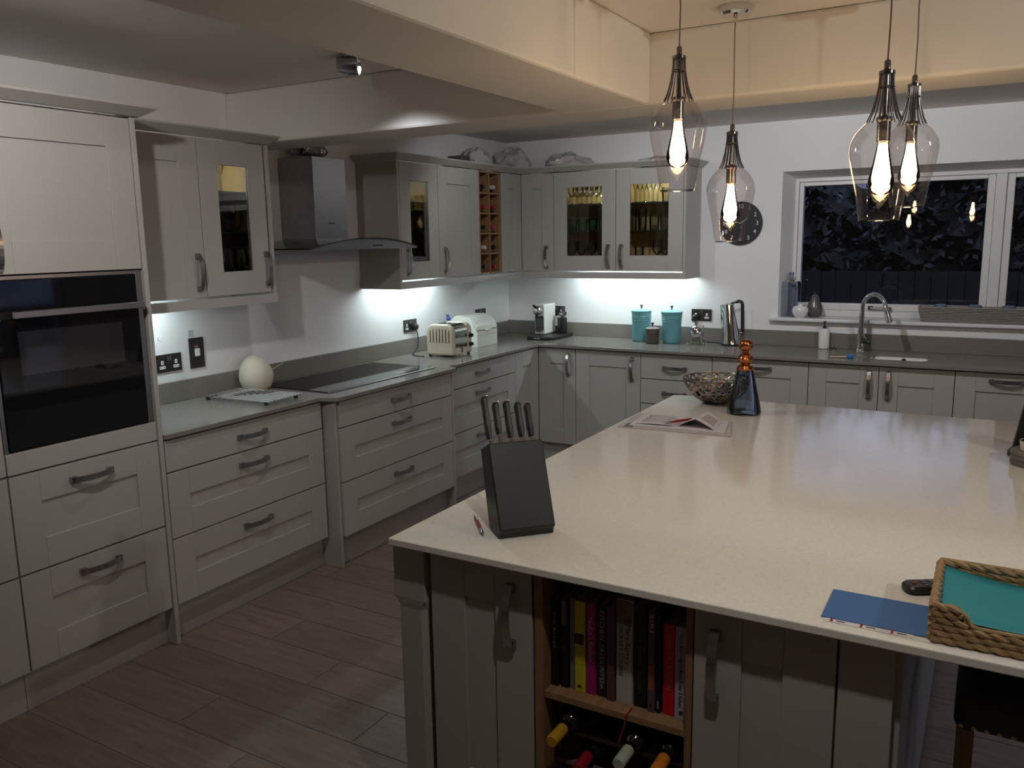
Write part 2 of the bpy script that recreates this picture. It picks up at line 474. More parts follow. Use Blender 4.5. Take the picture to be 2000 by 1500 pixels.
struct('wall_left', MB().box(-.12, 0, YR, .32, -.06, ZC + .1), WALL)
wb = MB()
wb.prism([(0, 0), (2.174, 0), (2.223, .18), (2.223, .32), (0, .32)], -.06, ZC + .1)
wb.prism([(4.6, 0), (XR, 0), (XR, .32), (4.55, .32), (4.55, .18)], -.06, ZC + .1)
wb.box(2.174, 4.6, 0, .32, -.06, 1.083)
XZ = lambda a, b, c: (c, a, b)
wb.prism([(0, 2.095), (.18, 2.057), (.32, 2.057), (.32, ZC + .1), (0, ZC + .1)], 2.174, 4.6, XZ)
struct('wall_back', wb, WALL)
struct('wall_rear', MB().box(-.12, XR + .12, YR - .12, YR, -.06, ZC + .1), WALL)
wr = MB()
wr.box(XR, XR + .2, YR, -4.4, -.06, ZC + .1); wr.box(XR, XR + .2, -.4, .32, -.06, ZC + .1); wr.box(XR, XR + .2, -4.4, -.4, 2.2, ZC + .1); wr.box(XR, XR + .2, -4.4, -.4, -.06, 0.0)
struct('wall_right', wr, WALL)
ce = struct('ceiling', MB().box(-.12, XR + .12, YR - .12, .32, ZC, ZC + .1), CEIL)
build('ceiling_beam', MB().box(0, XR, -2.85, -2.548, ZB, ZC), CEIL, ce, bevel=.012)
build('ceiling_beam', MB().box(1.928, 2.30, YR, -2.8505, ZB, ZC), CEIL, ce, bevel=.012)

# back window
w1 = struct('window_1', None or (lambda m: (m.box(2.223, 2.248, .18, .25, 1.107, 2.057), m.box(4.525, 4.55, .18, .25, 1.107, 2.057), m.box(2.248, 4.525, .18, .25, 2.03, 2.057),
    m.box(2.248, 4.525, .18, .25, 1.107, 1.150), m.box(3.437, 3.498, .18, .25, 1.150, 2.03), m)[-1])(MB()), FRAMEWHITE, bevel=.004)
for (a, b, pa, pb) in ((2.249, 3.436, 2.279, 3.393), (3.499, 4.524, 3.543, 4.480)):
    m = MB()
    m.box(a, pa, .192, .242, 1.151, 2.029); m.box(pb, b, .192, .242, 1.151, 2.029)
    m.box(pa, pb, .192, .242, 2.002, 2.029); m.box(pa, pb, .192, .242, 1.151, 1.198)
    s = build('sash', m, FRAMEWHITE, w1, bevel=.005)
    build('pane', MB().box(pa - .006, pb + .006, .214, .220, 1.192, 2.008), PANE, s)
hm = MB(); hm.box(2.735, 2.765, .176, .19, 1.162, 1.186); hm.tube([(2.75, .168, 1.174), (2.80, .160, 1.174), (2.862, .163, 1.172)], [.007, .0075, .006], 8); hm.box(2.853, 2.88, .158, .19, 1.155, 1.182)
build('window_handle', hm, CHROME, w1, smooth=True)
struct('trim_1', MB().box(2.125, 4.65, -.05, 0.2, 1.084, 1.1065), SILLW, bevel=.006)

# glazed sliding doors in the right-hand wall
ww = MB(); ww.box(XR + .06, XR + .13, -4.4, -.4, 2.13, 2.2); ww.box(XR + .06, XR + .13, -4.4, -.4, 0, .07)
for y in (-4.4, -3.42, -2.43, -1.45, -.47): ww.box(XR + .06, XR + .13, y, y + .07, .07, 2.13)
d1 = struct('window_2', ww, FRAMEWHITE, bevel=.004)
for a, b in ((-4.33, -3.42), (-3.35, -2.43), (-2.36, -1.45), (-1.38, -.47)):
    build('pane', MB().box(XR + .09, XR + .096, a, b, .07, 2.13), PANE, d1)

# garden behind the window
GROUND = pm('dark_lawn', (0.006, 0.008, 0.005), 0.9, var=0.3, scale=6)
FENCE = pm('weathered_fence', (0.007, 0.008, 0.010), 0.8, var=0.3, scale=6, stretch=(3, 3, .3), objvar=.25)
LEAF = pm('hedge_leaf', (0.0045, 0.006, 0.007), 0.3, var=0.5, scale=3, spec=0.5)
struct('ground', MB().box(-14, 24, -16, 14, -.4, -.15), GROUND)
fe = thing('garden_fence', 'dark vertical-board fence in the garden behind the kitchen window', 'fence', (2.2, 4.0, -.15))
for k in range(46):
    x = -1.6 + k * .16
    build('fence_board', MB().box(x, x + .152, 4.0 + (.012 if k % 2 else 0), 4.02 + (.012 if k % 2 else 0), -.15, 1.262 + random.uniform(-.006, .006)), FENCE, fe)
build('rail', MB().box(-1.6, 5.76, 4.033, 4.07, 1.0, 1.08), FENCE, fe); build('rail', MB().box(-1.6, 5.76, 4.033, 4.07, .1, .18), FENCE, fe)
hb = MB(); rnd = random.Random(3)
for k in range(9000):
    x = rnd.uniform(-2.5, 7); y = 4.3 + rnd.random() ** 1.5 * 1.2; z = rnd.uniform(.2, 2.62 + .18 * math.sin(x * 2.1) + .1 * math.sin(x * 5.3))
    s = rnd.uniform(.03, .075)
    a = Vector((rnd.uniform(-1, 1), rnd.uniform(-1, .3), rnd.uniform(-1, 1))).normalized(); b = a.cross(Vector((rnd.uniform(-1, 1), rnd.uniform(-1, 1), rnd.uniform(-1, 1)))).normalized()
    c = Vector((x, y, z)); i = len(hb.v)
    for q in (c - a * s, c + b * s * .45, c + a * s, c - b * s * .45): hb.v.append(tuple(q))
    hb.f.append((i, i + 1, i + 2, i + 3))
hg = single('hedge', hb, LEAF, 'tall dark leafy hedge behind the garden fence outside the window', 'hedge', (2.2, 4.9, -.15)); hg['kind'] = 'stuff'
def core(u, v):
    x = -2.6 + 9.8 * u; z = -.15 + v * (2.6 + .18 * math.sin(x * 2.1) + .1 * math.sin(x * 5.3))
    return (x, 5.1 + .12 * math.sin(x * 7 + z * 9), z)
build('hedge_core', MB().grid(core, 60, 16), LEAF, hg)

# ------------------------------------------------------------------ tall oven housing (left)
XT = 0.575
th_ = thing('oven_housing', 'tall grey oven cabinet with a built-in black oven, left edge of picture', 'cabinet', (.28, -4.14, 0))
carcass(th_, 'L', XT, -4.443, -3.842, .155, .965, .53)
carcass(th_, 'L', XT, -4.443, -3.842, 1.59, 2.16, .53)
build('end_panel', MB().box(0.002, .58, -3.839, -3.819, 0, 2.16), PAINT, th_, bevel=.0015)
front(th_, 'L', XT, -4.443, -3.841, 1.584, 2.154, h=(-4.395, 1.685, 'v'))
build('filler_panel', MB().box(.537, XT, -4.442, -3.842, .895, .970), PAINT, th_, bevel=.0015)
front(th_, 'L', XT, -4.443, -3.841, .529, .890, 'drawer', h=(-4.141, .826, 'h'))
front(th_, 'L', XT, -4.443, -3.841, .167, .525, 'drawer', h=(-4.141, .469, 'h'))
build('plinth', MB().box(.50, .52, -4.443, -3.84, 0.0, .152), PAINT, th_)
ov = thing('built_in_oven', 'black glass built-in oven with a steel bar handle, in the tall cabinet', 'oven', (.3, -4.14, .975))
build('oven_body', MB().box(.05, .545, -4.43, -3.852, .975, 1.58), BLACK, ov)
tb = MB(); m = LM(.548)
tb.box(-4.441, -4.424, .972, 1.582, 0, .018, m); tb.box(-3.869, -3.844, .972, 1.582, 0, .018, m); tb.box(-4.424, -3.869, 1.566, 1.582, 0, .018, m)
build('steel_trim', tb, STEEL, ov, bevel=.002)
build('control_panel', MB().box(-4.423, -3.870, 1.462, 1.565, 0, .022, m), BLACKGLASS, ov, bevel=.002)
od = build('oven_door', MB().box(-4.423, -3.870, .977, 1.432, 0, .024, m), BLACKGLASS, ov, bevel=.002)
build('oven_window', MB().box(-4.352, -3.950, 1.235, 1.388, .0242, .0252, m), OVENWIN, od)
build('door_band', MB().box(-4.423, -3.870, 1.433, 1.461, 0, .014, m), BLACK, ov)
hm = MB(); hm.box(-4.382, -3.866, 1.436, 1.461, .050, .066, m); hm.box(-4.37, -4.352, 1.440, 1.457, .0245, .050, m); hm.box(-3.90, -3.882, 1.440, 1.457, .0245, .050, m)
build('handle', hm, STEEL, od, bevel=.003)
tl = thing('larder_cabinet', 'tall grey larder cabinet cut by the left frame edge, beside the oven housing', 'cabinet', (.28, -4.75, 0))
carcass(tl, 'L', XT, -5.05, -4.446, .155, 2.16, .53)
front(tl, 'L', XT, -5.05, -4.446, .895, 2.154, h=(-4.98, 1.3, 'v'))
front(tl, 'L', XT, -5.05, -4.446, .529, .890, 'drawer', h=(-4.748, .826, 'h'))
front(tl, 'L', XT, -5.05, -4.446, .167, .525, 'drawer', h=(-4.748, .469, 'h'))
build('plinth', MB().box(.50, .52, -5.05, -4.445, 0.0, .152), PAINT, tl)
PROF = [(0.002, 2.161), (.016, 2.161), (.062, 2.190), (.062, 2.199), (0.002, 2.199)]
single('cornice', MB().loft(lambda d: [(.58 + d, -5.06), (.58 + d, -3.819 + d), (0.003, -3.819 + d)], PROF), PAINT, 'grey angled cornice strip on top of the tall oven cabinet', 'cornice', (.6, -4.4, 2.161), group='cornices')

# ------------------------------------------------------------------ left run of base cabinets
XD = 0.5765
def drawers(root, side, plane, u0, u1, cu):
    front(root, side, plane, u0, u1, .746, .882, 'drawer', h=(cu, .816, 'h'), slab=True)
    front(root, side, plane, u0, u1, .459, .743, 'drawer', h=(cu, .686, 'h'))
    front(root, side, plane, u0, u1, .168, .456, 'drawer', h=(cu, .399, 'h'))
b1 = thing('drawer_cabinet', 'grey three-drawer base cabinet right beside the tall oven housing', 'cabinet', (.28, -3.35, 0), 'base cabinets')
carcass(b1, 'L', XD, -3.814, -2.888, .155, .884, .53)
drawers(b1, 'L', XD, -3.814, -2.887, -3.349)
build('plinth', MB().box(.498, .518, -3.817, -2.872, 0, .152), PAINT, b1)
XH = 0.66
b2 = thing('drawer_cabinet', 'projecting grey three-drawer base cabinet under the black hob', 'cabinet', (.3, -2.35, 0), 'base cabinets')
carcass(b2, 'L', XH, -2.848, -1.842, .155, .884, .60)
drawers(b2, 'L', XH, -2.848, -1.840, -2.344)
build('end_panel', MB().box(.03, .645, -2.868, -2.850, 0, .886), PAINT, b2, bevel=.0015)
build('end_panel', MB().box(.03, .662, -1.838, -1.820, 0, .886), PAINT, b2, bevel=.0015)
build('plinth', MB().box(.58, .60, -2.849, -1.839, 0, .152), PAINT, b2)
b3 = thing('drawer_cabinet', 'grey three-drawer base cabinet below the toaster, nearest the corner', 'cabinet', (.28, -1.37, 0), 'base cabinets')
carcass(b3, 'L', XD, -1.816, -.914, .155, .884, .53)
drawers(b3, 'L', XD, -1.816, -.912, -1.354)
build('plinth', MB().box(.498, .518, -1.818, -.50, 0, .152), PAINT, b3)
YD = -.567
b4 = thing('corner_cabinet', 'grey corner base cabinet with a narrow fixed front and one door', 'cabinet', (.35, -.4, 0), 'base cabinets')
carcass(b4, 'L', XD, -.91, -.005, .155, .884, .53)
build('side_carcass', MB().box(.556, .882, -.546, -.005, .155, .884), PAINT, b4)
front(b4, 'L', XD, -.911, -.569, .168, .882, 'door_front')
front(b4, 'B', YD, .5785, .882, .168, .882, h=(.824, .766, 'v'), stile=.095)
build('plinth', MB().box(.518, .88, -.518, -.498, 0, .152), PAINT, b4)
b5 = thing('base_cabinet', 'grey single-door base cabinet below the turquoise canisters', 'cabinet', (1.13, -.28, 0), 'base cabinets')
carcass(b5, 'B', YD, .884, 1.381, .155, .884, .53)
front(b5, 'B', YD, .8835, 1.3815, .168, .882, h=(1.3215, .765, 'v'))
build('plinth', MB().box(.881, 1.381, -.518, -.498, 0, .152), PAINT, b5)
b6 = thing('drawer_cabinet', 'narrow grey base cabinet with four plain drawers, below the kettle', 'cabinet', (1.63, -.28, 0), 'base cabinets')
carcass(b6, 'B', YD, 1.383, 1.884, .155, .884, .53)
for a, b, hz in ((.706, .882, .790), (.532, .703, .613), (.352, .529, .44), (.168, .349, .26)):
    front(b6, 'B', YD, 1.3825, 1.8855, a, b, 'drawer', h=(1.63, hz, 'h'), slab=True)
build('plinth', MB().box(1.382, 1.885, -.518, -.498, 0, .152), PAINT, b6)
b7 = thing('dishwasher', 'grey door-fronted integrated dishwasher behind the copper-topped bottle', 'dishwasher', (2.19, -.28, 0), 'integrated appliances')
carcass(b7, 'B', YD, 1.887, 2.4995, .155, .884, .53, name='body')
front(b7, 'B', YD, 1.8865, 2.5005, .168, .882, h=(2.19, .828, 'h'))
build('plinth', MB().box(1.886, 2.5, -.518, -.498, 0, .152), PAINT, b7)
b8 = thing('sink_cabinet', 'grey double-door base cabinet under the sink', 'cabinet', (2.91, -.28, 0), 'base cabinets')
build('carcass', MB().box(2.502, 3.3145, -.546, -.526, .155, .884).box(2.502, 2.52, -.526, -.005, .155, .884).box(3.2965, 3.3145, -.526, -.005, .155, .884).box(2.52, 3.2965, -.526, -.005, .155, .175), PAINT, b8)
front(b8, 'B', YD, 2.5015, 2.9085, .168, .882, h=(2.856, .768, 'v'))
front(b8, 'B', YD, 2.9095, 3.3155, .168, .882, h=(2.963, .768, 'v'))
build('plinth', MB().box(2.501, 3.315, -.518, -.498, 0, .152), PAINT, b8)
b9 = thing('fridge_drawer_unit', 'grey door-fronted appliance with a wide bar handle, right of the sink cabinet', 'appliance', (3.62, -.28, 0), 'integrated appliances')
carcass(b9, 'B', YD, 3.317, 3.93, .155, .884, .53, name='body')
front(b9, 'B', YD, 3.3165, 3.93, .168, .882, h=(3.575, .836, 'h'))
build('plinth', MB().box(3.316, 3.93, -.518, -.498, 0, .152), PAINT, b9)

# ------------------------------------------------------------------ worktop with sink cut-outs
def rounded(x0, x1, y0, y1, r, n=6):
    pts = []
    for cx, cy, a0 in ((x1 - r, y1 - r, 0), (x0 + r, y1 - r, 90), (x0 + r, y0 + r, 180), (x1 - r, y0 + r, 270)):
        for k in range(n + 1):
            a = math.radians(a0 + 90 * k / n); pts.append((cx + r * math.cos(a), cy + r * math.sin(a)))
    return pts
def slab_with_holes(outer, holes, z0, z1):
    mb = MB(); bm = bmesh.new(); edges = []
    for loop in [outer] + holes:
        vs = [bm.verts.new((x, y, 0)) for x, y in loop]
        edges += [bm.edges.new((vs[k], vs[(k + 1) % len(vs)])) for k in range(len(vs))]
    bmesh.ops.triangle_fill(bm, use_beauty=True, use_dissolve=False, edges=edges, normal=(0, 0, 1))
    bm.verts.index_update()
    n = len(bm.verts)
    for z in (z0, z1):
        for v in bm.verts: mb.v.append((v.co.x, v.co.y, z))
    for f in bm.faces:
        idx = [v.index for v in f.verts]
        mb.f.append(tuple(i + n for i in idx)); mb.f.append(tuple(reversed(idx)))
    for e in bm.edges:
        if len(e.link_faces) == 1:
            a, b = e.verts[0].index, e.verts[1].index
            mb.f.append((a, b, b + n, a + n))
    bm.free()
    return mb
main_bowl = rounded(2.835, 3.155, -.452, -.165, .05)
half_bowl = rounded(2.665, 2.812, -.452, -.33, .045)
outer = [(0.003, -3.816), (.585, -3.816), (.594, -3.807), (.597, -2.915), (.655, -2.889), (.684, -2.88), (.684, -1.812), (.655, -1.795), (.60, -1.775), (.594, -.600), (4.5, -.600), (4.5, -.003), (.003, -.003)]
wt = single('worktop', slab_with_holes(outer, [main_bowl, half_bowl], .890, .910), QUARTZ, 'grey-brown stone worktop running along the left and back walls', 'worktop', (.3, -.3, .89), bevel=.002)
up = MB().box(.003, .022, -3.816, -.0225, .9105, 1.012); up2 = MB().box(.003, 4.5, -.022, -.003, .9105, 1.016)
build('upstand', up, QUARTZ, wt, bevel=.0015); build('upstand', up2, QUARTZ, wt, bevel=.0015)

sk = thing('sink', 'white ceramic one-and-a-half bowl undermount sink in the back worktop', 'sink', (2.9, -.3, .70))
def bowl(x0, x1, y0, y1, r, zb):
    m = MB(); L0 = rounded(x0 - .004, x1 + .004, y0 - .004, y1 + .004, r); L1 = rounded(x0 + .012, x1 - .012, y0 + .012, y1 - .012, r)
    n = len(L0)
    for L, z in ((L0, .889), (L1, zb + .02), (rounded(x0 + .03, x1 - .03, y0 + .03, y1 - .03, r * .7), zb)):
        m.v += [(x, y, z) for x, y in L]
    for j in range(2):
        for k in range(n):
            k2 = (k + 1) % n; m.f.append((j * n + k, j * n + k2, (j + 1) * n + k2, (j + 1) * n + k))
    m.f.append(tuple(2 * n + k for k in range(n)))
    return m
mbw = build('main_bowl', bowl(2.835, 3.155, -.452, -.165, .05, .70), CERAMIC, sk, smooth=True)
mbw.modifiers.new('thick', 'SOLIDIFY').thickness = .008
hbw = build('half_bowl', bowl(2.665, 2.812, -.452, -.33, .045, .76), CERAMIC, sk, smooth=True)
hbw.modifiers.new('thick', 'SOLIDIFY').thickness = .008
build('drain', MB().lathe([(.04, .7085), (.04, .713), (.015, .711), (.0, .711)], (3.0, -.31, 0), 20), CHROME, sk, smooth=True)
build('overflow', MB().lathe([(.0, .0), (.012, .0), (.014, -.004)], (3.01, -.190, .875), 14, 'y'), DARKCHROME, sk)

tp = thing('kitchen_tap', 'tall chrome swan-neck tap behind the sink', 'tap', (2.74, -.137, .911))
sd = Vector((.80, -.60, 0))
pts = [Vector((2.74, -.137, .925)), Vector((2.74, -.137, 1.05)), Vector((2.74, -.137, 1.18))]
R_ = .095
for k in range(1, 13):
    a = math.radians(180 - 165 * k / 12)
    pts.append(Vector((2.74, -.137, 1.195)) + sd * (R_ + R_ * math.cos(a)) + Vector((0, 0, R_ * math.sin(a))))
build('spout', MB().tube(pts, [.022, .020, .0145] + [.0135] * 12, 14), CHROME, tp, smooth=True)
e = pts[-1]; dn = (pts[-1] - pts[-2]).normalized()
build('spray_head', MB().tube([e - dn * .01, e + dn * .005, e + dn * .06, e + dn * .105], [.0135, .017, .0175, .021], 14), CHROME, tp, smooth=True)
build('base_flange', MB().lathe([(.027, .911), (.027, .916), (.021, .93)], (2.74, -.137, 0), 20), CHROME, tp, smooth=True)
build('lever', MB().tube([(2.745, -.14, .975), (2.775, -.15, .985), (2.80, -.16, .975)], [.014, .017, .015], 12), DARKCHROME, tp, smooth=True)
build('lever_arm', MB().tube([(2.745, -.145, 1.03), (2.765, -.155, 1.01), (2.782, -.16, .985)], [.006, .008, .006], 8), CHROME, tp, smooth=True)

# ------------------------------------------------------------------ hob and hood
hb_ = thing('induction_hob', 'wide black glass hob with a thin steel front edge, set on the worktop', 'hob', (.31, -2.33, .9102))
build('hob_glass', MB().box(.07, .545, -2.80, -1.862, .9102, .9155), BLACKGLASS, hb_, bevel=.001)
build('steel_edge', MB().box(.5455, .562, -2.80, -1.862, .9102, .9152), STEEL, hb_, bevel=.001)
build('control_slider', MB().box(.475, .505, -2.16, -2.08, .9156, .9162), STEEL, hb_)
hc = -2.36
hd = thing('cooker_hood', 'steel chimney hood with a curved glass canopy above the hob', 'hood', (.2, hc, 1.63))
build('chimney', MB().box(.003, .255, -2.509, -2.247, 1.69, 2.132), STEEL, hd, bevel=.0015)
bd = MB()
for (x1, hy, z0, z1) in ((.47, .30, 1.634, 1.652), (.36, .22, 1.6525, 1.67), (.285, .16, 1.6705, 1.689)):
    bd.box(.003, x1, hc - hy, hc + hy, z0, z1)
build('hood_body', bd, STEEL, hd, bevel=.006)
def arc_z(y): return 1.689 - .052 * ((y - hc) / .45) ** 2
gm = MB(); n = 28
for t in (0, .006):
    for k in range(n + 1):
        y = hc - .45 + .9 * k / n
        for x in (.003, .52 - .03 * ((y - hc) / .45) ** 2): gm.v.append((x, y, arc_z(y) + t + .002))
o_ = 2 * (n + 1)
for k in range(n):
    a = 2 * k
    gm.f += [(a, a + 1, a + 3, a + 2), (o_ + a, o_ + a + 2, o_ + a + 3, o_ + a + 1), (a + 1, o_ + a + 1, o_ + a + 3, a + 3), (a, a + 2, o_ + a + 2, o_ + a)]
gm.f += [(0, o_, o_ + 1, 1), (2 * n, 2 * n + 1, o_ + 2 * n + 1, o_ + 2 * n)]
build('glass_canopy', gm, HOODGLASS, hd, smooth=True)
ed = MB().tube([(.521 - .03 * ((y - hc) / .45) ** 2, y, arc_z(y) + .005) for y in [hc - .45 + .9 * k / n for k in range(n + 1)]], .0035, 6)
build('canopy_edge', ed, SHELFGLASS, hd, smooth=True)
fm = MB(); po = [(hc - .44 + .88 * k / 24, max(1.6385, arc_z(hc - .44 + .88 * k / 24))) for k in range(25)]
fm.prism([(hc - .44, 1.634)] + po + [(hc + .44, 1.634)], .488, .496, lambda a, b, c: (c, a, b))
fa = build('fascia', fm, STEEL, hd)
build('display', MB().box(.4962, .4975, hc + .03, hc + .12, 1.650, 1.656), DISPLAY, fa)
build('badge', MB().box(.2552, .2565, -2.405, -2.352, 1.775, 1.782), DARKCHROME, hd)
rnd = random.Random(11)
dm = MB()
def duct(u, v):
    a = 2 * PI * v; y = -2.47 + .19 * u
    r = .046 + .006 * math.sin(u * 60) + rnd.uniform(-.006, .006)
    return (.12 + r * math.cos(a), y, 2.176 + .6 * r * math.sin(a))
dm.grid(duct, 26, 16)
dd = single('foil_duct', dm, FOIL, 'crumpled silver foil duct lying on top of the hood chimney', 'duct', (.12, -2.37, 2.145))

# ------------------------------------------------------------------ wall cabinets
XW, YW = .319, -.337
ZW0, ZW1 = 1.433, 2.150
def led(root, m, u0, u1, w0, w1, z=1.4365):
    build('light_strip', MB().box(u0, u1, z - .003, z - .0005, w0, w1, m), LED, root)
def cab_lamp(root, p):
    build('cabinet_lamp', MB().lathe([(.028, p[2] - .006), (.028, p[2])], (p[0], p[1], 0), 16), CLED, root)
SH = (1.922, 1.732)
wc1 = thing('wall_cabinet', 'grey solid-door wall cabinet right beside the tall oven housing', 'cabinet', (.16, -3.56, 1.44), 'wall cabinets')
carcass(wc1, 'L', XW, -3.815, -3.322, 1.438, 2.15, .294)
front(wc1, 'L', XW, -3.815, -3.320, ZW0, ZW1, h=(-3.362, 1.549, 'v'))
led(wc1, LM(0), -3.78, -3.36, .14, .16)
wc2 = thing('wall_cabinet', 'grey wall cabinet with one glazed door, left of the cooker hood', 'cabinet', (.16, -3.11, 1.44), 'wall cabinets')
carcass(wc2, 'L', XW, -3.318, -2.905, 1.438, 2.15, .294, True, shelves=SH)
front(wc2, 'L', XW, -3.319, -2.921, ZW0, ZW1, h=(-2.947, 1.550, 'v'), pane=True)
build('end_panel', MB().box(.003, .319, -2.9035, -2.886, 1.424, 2.152), PAINT, wc2, bevel=.001)
cab_lamp(wc2, (.17, -3.19, 2.131))
wc3 = thing('wall_cabinet', 'grey wall cabinet with one glazed door, right of the cooker hood', 'cabinet', (.16, -1.64, 1.44), 'wall cabinets')
carcass(wc3, 'L', XW, -1.838, -1.434, 1.438, 2.15, .294, True, shelves=(1.915, 1.724))
front(wc3, 'L', XW, -1.838, -1.433, ZW0, ZW1, h=(-1.777, 1.545, 'v'), pane=True)
build('end_panel', MB().box(.003, .319, -1.858, -1.8395, 1.424, 2.152), PAINT, wc3, bevel=.001)
cab_lamp(wc3, (.17, -1.64, 2.131)); led(wc3, LM(0), -1.80, -1.45, .14, .16)
wc4 = thing('wall_cabinet', 'grey solid-door wall cabinet directly left of the wine rack', 'cabinet', (.16, -1.18, 1.44), 'wall cabinets')
carcass(wc4, 'L', XW, -1.432, -.935, 1.438, 2.15, .294)
front(wc4, 'L', XW, -1.432, -.934, ZW0, ZW1, h=(-1.371, 1.543, 'v'))
led(wc4, LM(0), -1.42, -1.10, .14, .16)
wc5 = thing('wall_cabinet', 'grey corner wall cabinet with a narrow front and one narrow door', 'cabinet', (.3, -.3, 1.44), 'wall cabinets')
carcass(wc5, 'L', XW, -.628, -.003, 1.438, 2.15, .294)
build('side_carcass', MB().box(.30, .592, -.315, -.003, 1.438, 2.15), PAINT, wc5)
front(wc5, 'L', XW, -.630, -.339, ZW0, ZW1, 'door_front', stile=.10)
front(wc5, 'B', YW, .3205, .594, ZW0, ZW1, h=(.535, 1.535, 'v'), stile=.095)
wc6 = thing('wall_cabinet', 'wide grey wall cabinet with two glazed doors on the back wall', 'cabinet', (1.09, -.16, 1.44), 'wall cabinets')
carcass(wc6, 'B', YW, .596, 1.591, 1.438, 2.15, .312, True, shelves=(1.916, 1.724))
build('mid_panel', MB().box(1.084, 1.102, -.34 + .025, -.02, 1.457, 2.131), PANEL_IN, wc6)
front(wc6, 'B', YW, .595, 1.0915, ZW0, ZW1, h=(1.038, 1.540, 'v'), pane=True)
front(wc6, 'B', YW, 1.0925, 1.591, ZW0, ZW1, h=(1.140, 1.540, 'v'), pane=True)
build('end_panel', MB().box(1.5925, 1.610, -.337, -.003, 1.424, 2.152), PAINT, wc6, bevel=.001)
for x in (.93, 1.30): cab_lamp(wc6, (x, -.17, 2.131))
led(wc6, BM(0), .66, 1.56, .14, .16)
# pelmets and cornices
PP = [(-.020, 1.380), (0, 1.380), (0, 1.4245), (-.020, 1.4245)]
single('pelmet', MB().loft(lambda d: [(XW + d, -3.817), (XW + d, -2.8795 + d), (.003, -2.8795 + d)], PP), PAINT, 'grey light-pelmet strip under the wall cabinets left of the hood', 'pelmet', (.3, -3.35, 1.38), 'pelmets')
single('pelmet', MB().loft(lambda d: [(.003, -1.862 - d), (XW + d, -1.862 - d), (XW + d, YW - d), (1.613 + d, YW - d), (1.613 + d, -.003)], PP), PAINT, 'grey light-pelmet strip under the corner wall cabinets', 'pelmet', (.3, -.33, 1.38), 'pelmets')
CP = [(0.0, 2.1535), (.010, 2.1535), (.050, 2.186), (.050, 2.194), (0.0, 2.194)]
single('cornice', MB().loft(lambda d: [(XW + d, -3.817), (XW + d, -2.902 + d), (.003, -2.902 + d)], CP), PAINT, 'grey angled cornice strip on the wall cabinets left of the hood', 'cornice', (.3, -3.35, 2.15), 'cornices')
single('cornice', MB().loft(lambda d: [(.003, -1.858 - d), (XW + d, -1.858 - d), (XW + d, YW - d), (1.610 + d, YW - d), (1.610 + d, -.003)], CP), PAINT, 'long grey angled cornice around the corner wall cabinets', 'cornice', (.3, -.33, 2.15), 'cornices')

# wine rack between the cabinets
wk = thing('wine_rack', 'narrow oak wine rack of ten cells between the wall cabinets', 'wine rack', (.16, -.78, 1.43))
y0, y1 = -.9325, -.6315; wall_t = .014
b = MB(); b.box(.004, .316, y0, y0 + .016, 1.433, 2.148); b.box(.004, .316, y1 - .030, y1, 1.433, 2.148)
build('side_board', b, OAK, wk, bevel=.001)
build('back_board', MB().box(.004, .012, y0 + .016, y1 - .030, 1.433, 2.148), OAK, wk)
ya, yb = y0 + .016, y1 - .030; ym = (ya + yb) / 2
build('divider', MB().box(.0125, .315, ym - .0065, ym + .0065, 1.447, 2.136), OAK, wk, bevel=.001)
zs = [1.433, 1.568, 1.709, 1.850, 1.991, 2.136]
cells = []
for i, z in enumerate(zs):
    t = .012
    for (a, c) in ((ya, ym - .0065), (ym + .0065, yb)):
        build('shelf', MB().box(.0125, .314, a + .0003, c - .0003, z, z + t), OAKH, wk, bevel=.001)
        if i < 5: cells.append(((a + c) / 2, z + t))

# bottle meshes, axis +x (neck towards +x)
def bottle_meshes(L=.30):
    body = MB().lathe([(0, 0), (.034, 0.002), (.037, .01), (.037, .185), (.030, .205), (.0145, .222), (.0135, L - .06)], (0, 0, 0), 18, 'x', cap=False)
    cap = MB().lathe([(.0150, L - .062), (.0152, L - .005), (.0135, L), (0, L)], (0, 0, 0), 18, 'x', cap=False)
    return body, cap
def capmat(name, rgb): return pm(name, rgb, .35, var=.08, scale=40)
CAPS = {'dark': capmat('dark_foil', (.015, .013, .016)), 'red': capmat('red_foil', (.28, .012, .02)), 'white': capmat('white_foil', (.55, .52, .48)),
        'yellow': capmat('gold_foil', (.50, .27, .02)), 'orange': capmat('orange_foil', (.60, .20, .02)), 'pink': capmat('pink_red_foil', (.33, .05, .06)), 'green': capmat('pale_green_foil', (.45, .48, .40))}
_b, _c = bottle_meshes()
BODY_ME = mesh_of('bottle_body', _b, BOTTLEGLASS, smooth=True)
CAP_ME = {k: mesh_of('bottle_capsule_' + k, _c, mt, smooth=True) for k, mt in CAPS.items()}
def wine_bottle(loc, cap, label, rotz=0.0, group='wine bottles', roty=0.0):
    t = thing('wine_bottle', label, 'bottle', loc, group, world=False)
    t.rotation_euler = (0, roty, rotz)
    place(BODY_ME, 'bottle_body', t, (0, 0, 0)); place(CAP_ME[cap], 'capsule', t, (0, 0, 0))
    return t
names = ['bottom', 'second', 'middle', 'fourth', 'top']
capsq = [('dark', 'red'), ('white', 'dark'), ('dark', 'pink'), ('red', 'red'), ('dark', 'white')]
k = 0
for i in range(5):
    for j in range(2):
        cy, cz = cells[2 * i + j]
        c = capsq[i][j]
        row = ('bottom row', 'second row from the bottom', 'middle row', 'second row from the top', 'top row')[i]
        wine_bottle((.014 + (.0 if c != 'dark' else -.0), cy, cz + .0375), c, '%s-capped wine bottle lying in the %s cell of the rack, %s' % (('pinkish red' if c == 'pink' else c), ('left', 'right')[j], row), group='bottles in the wall wine rack')

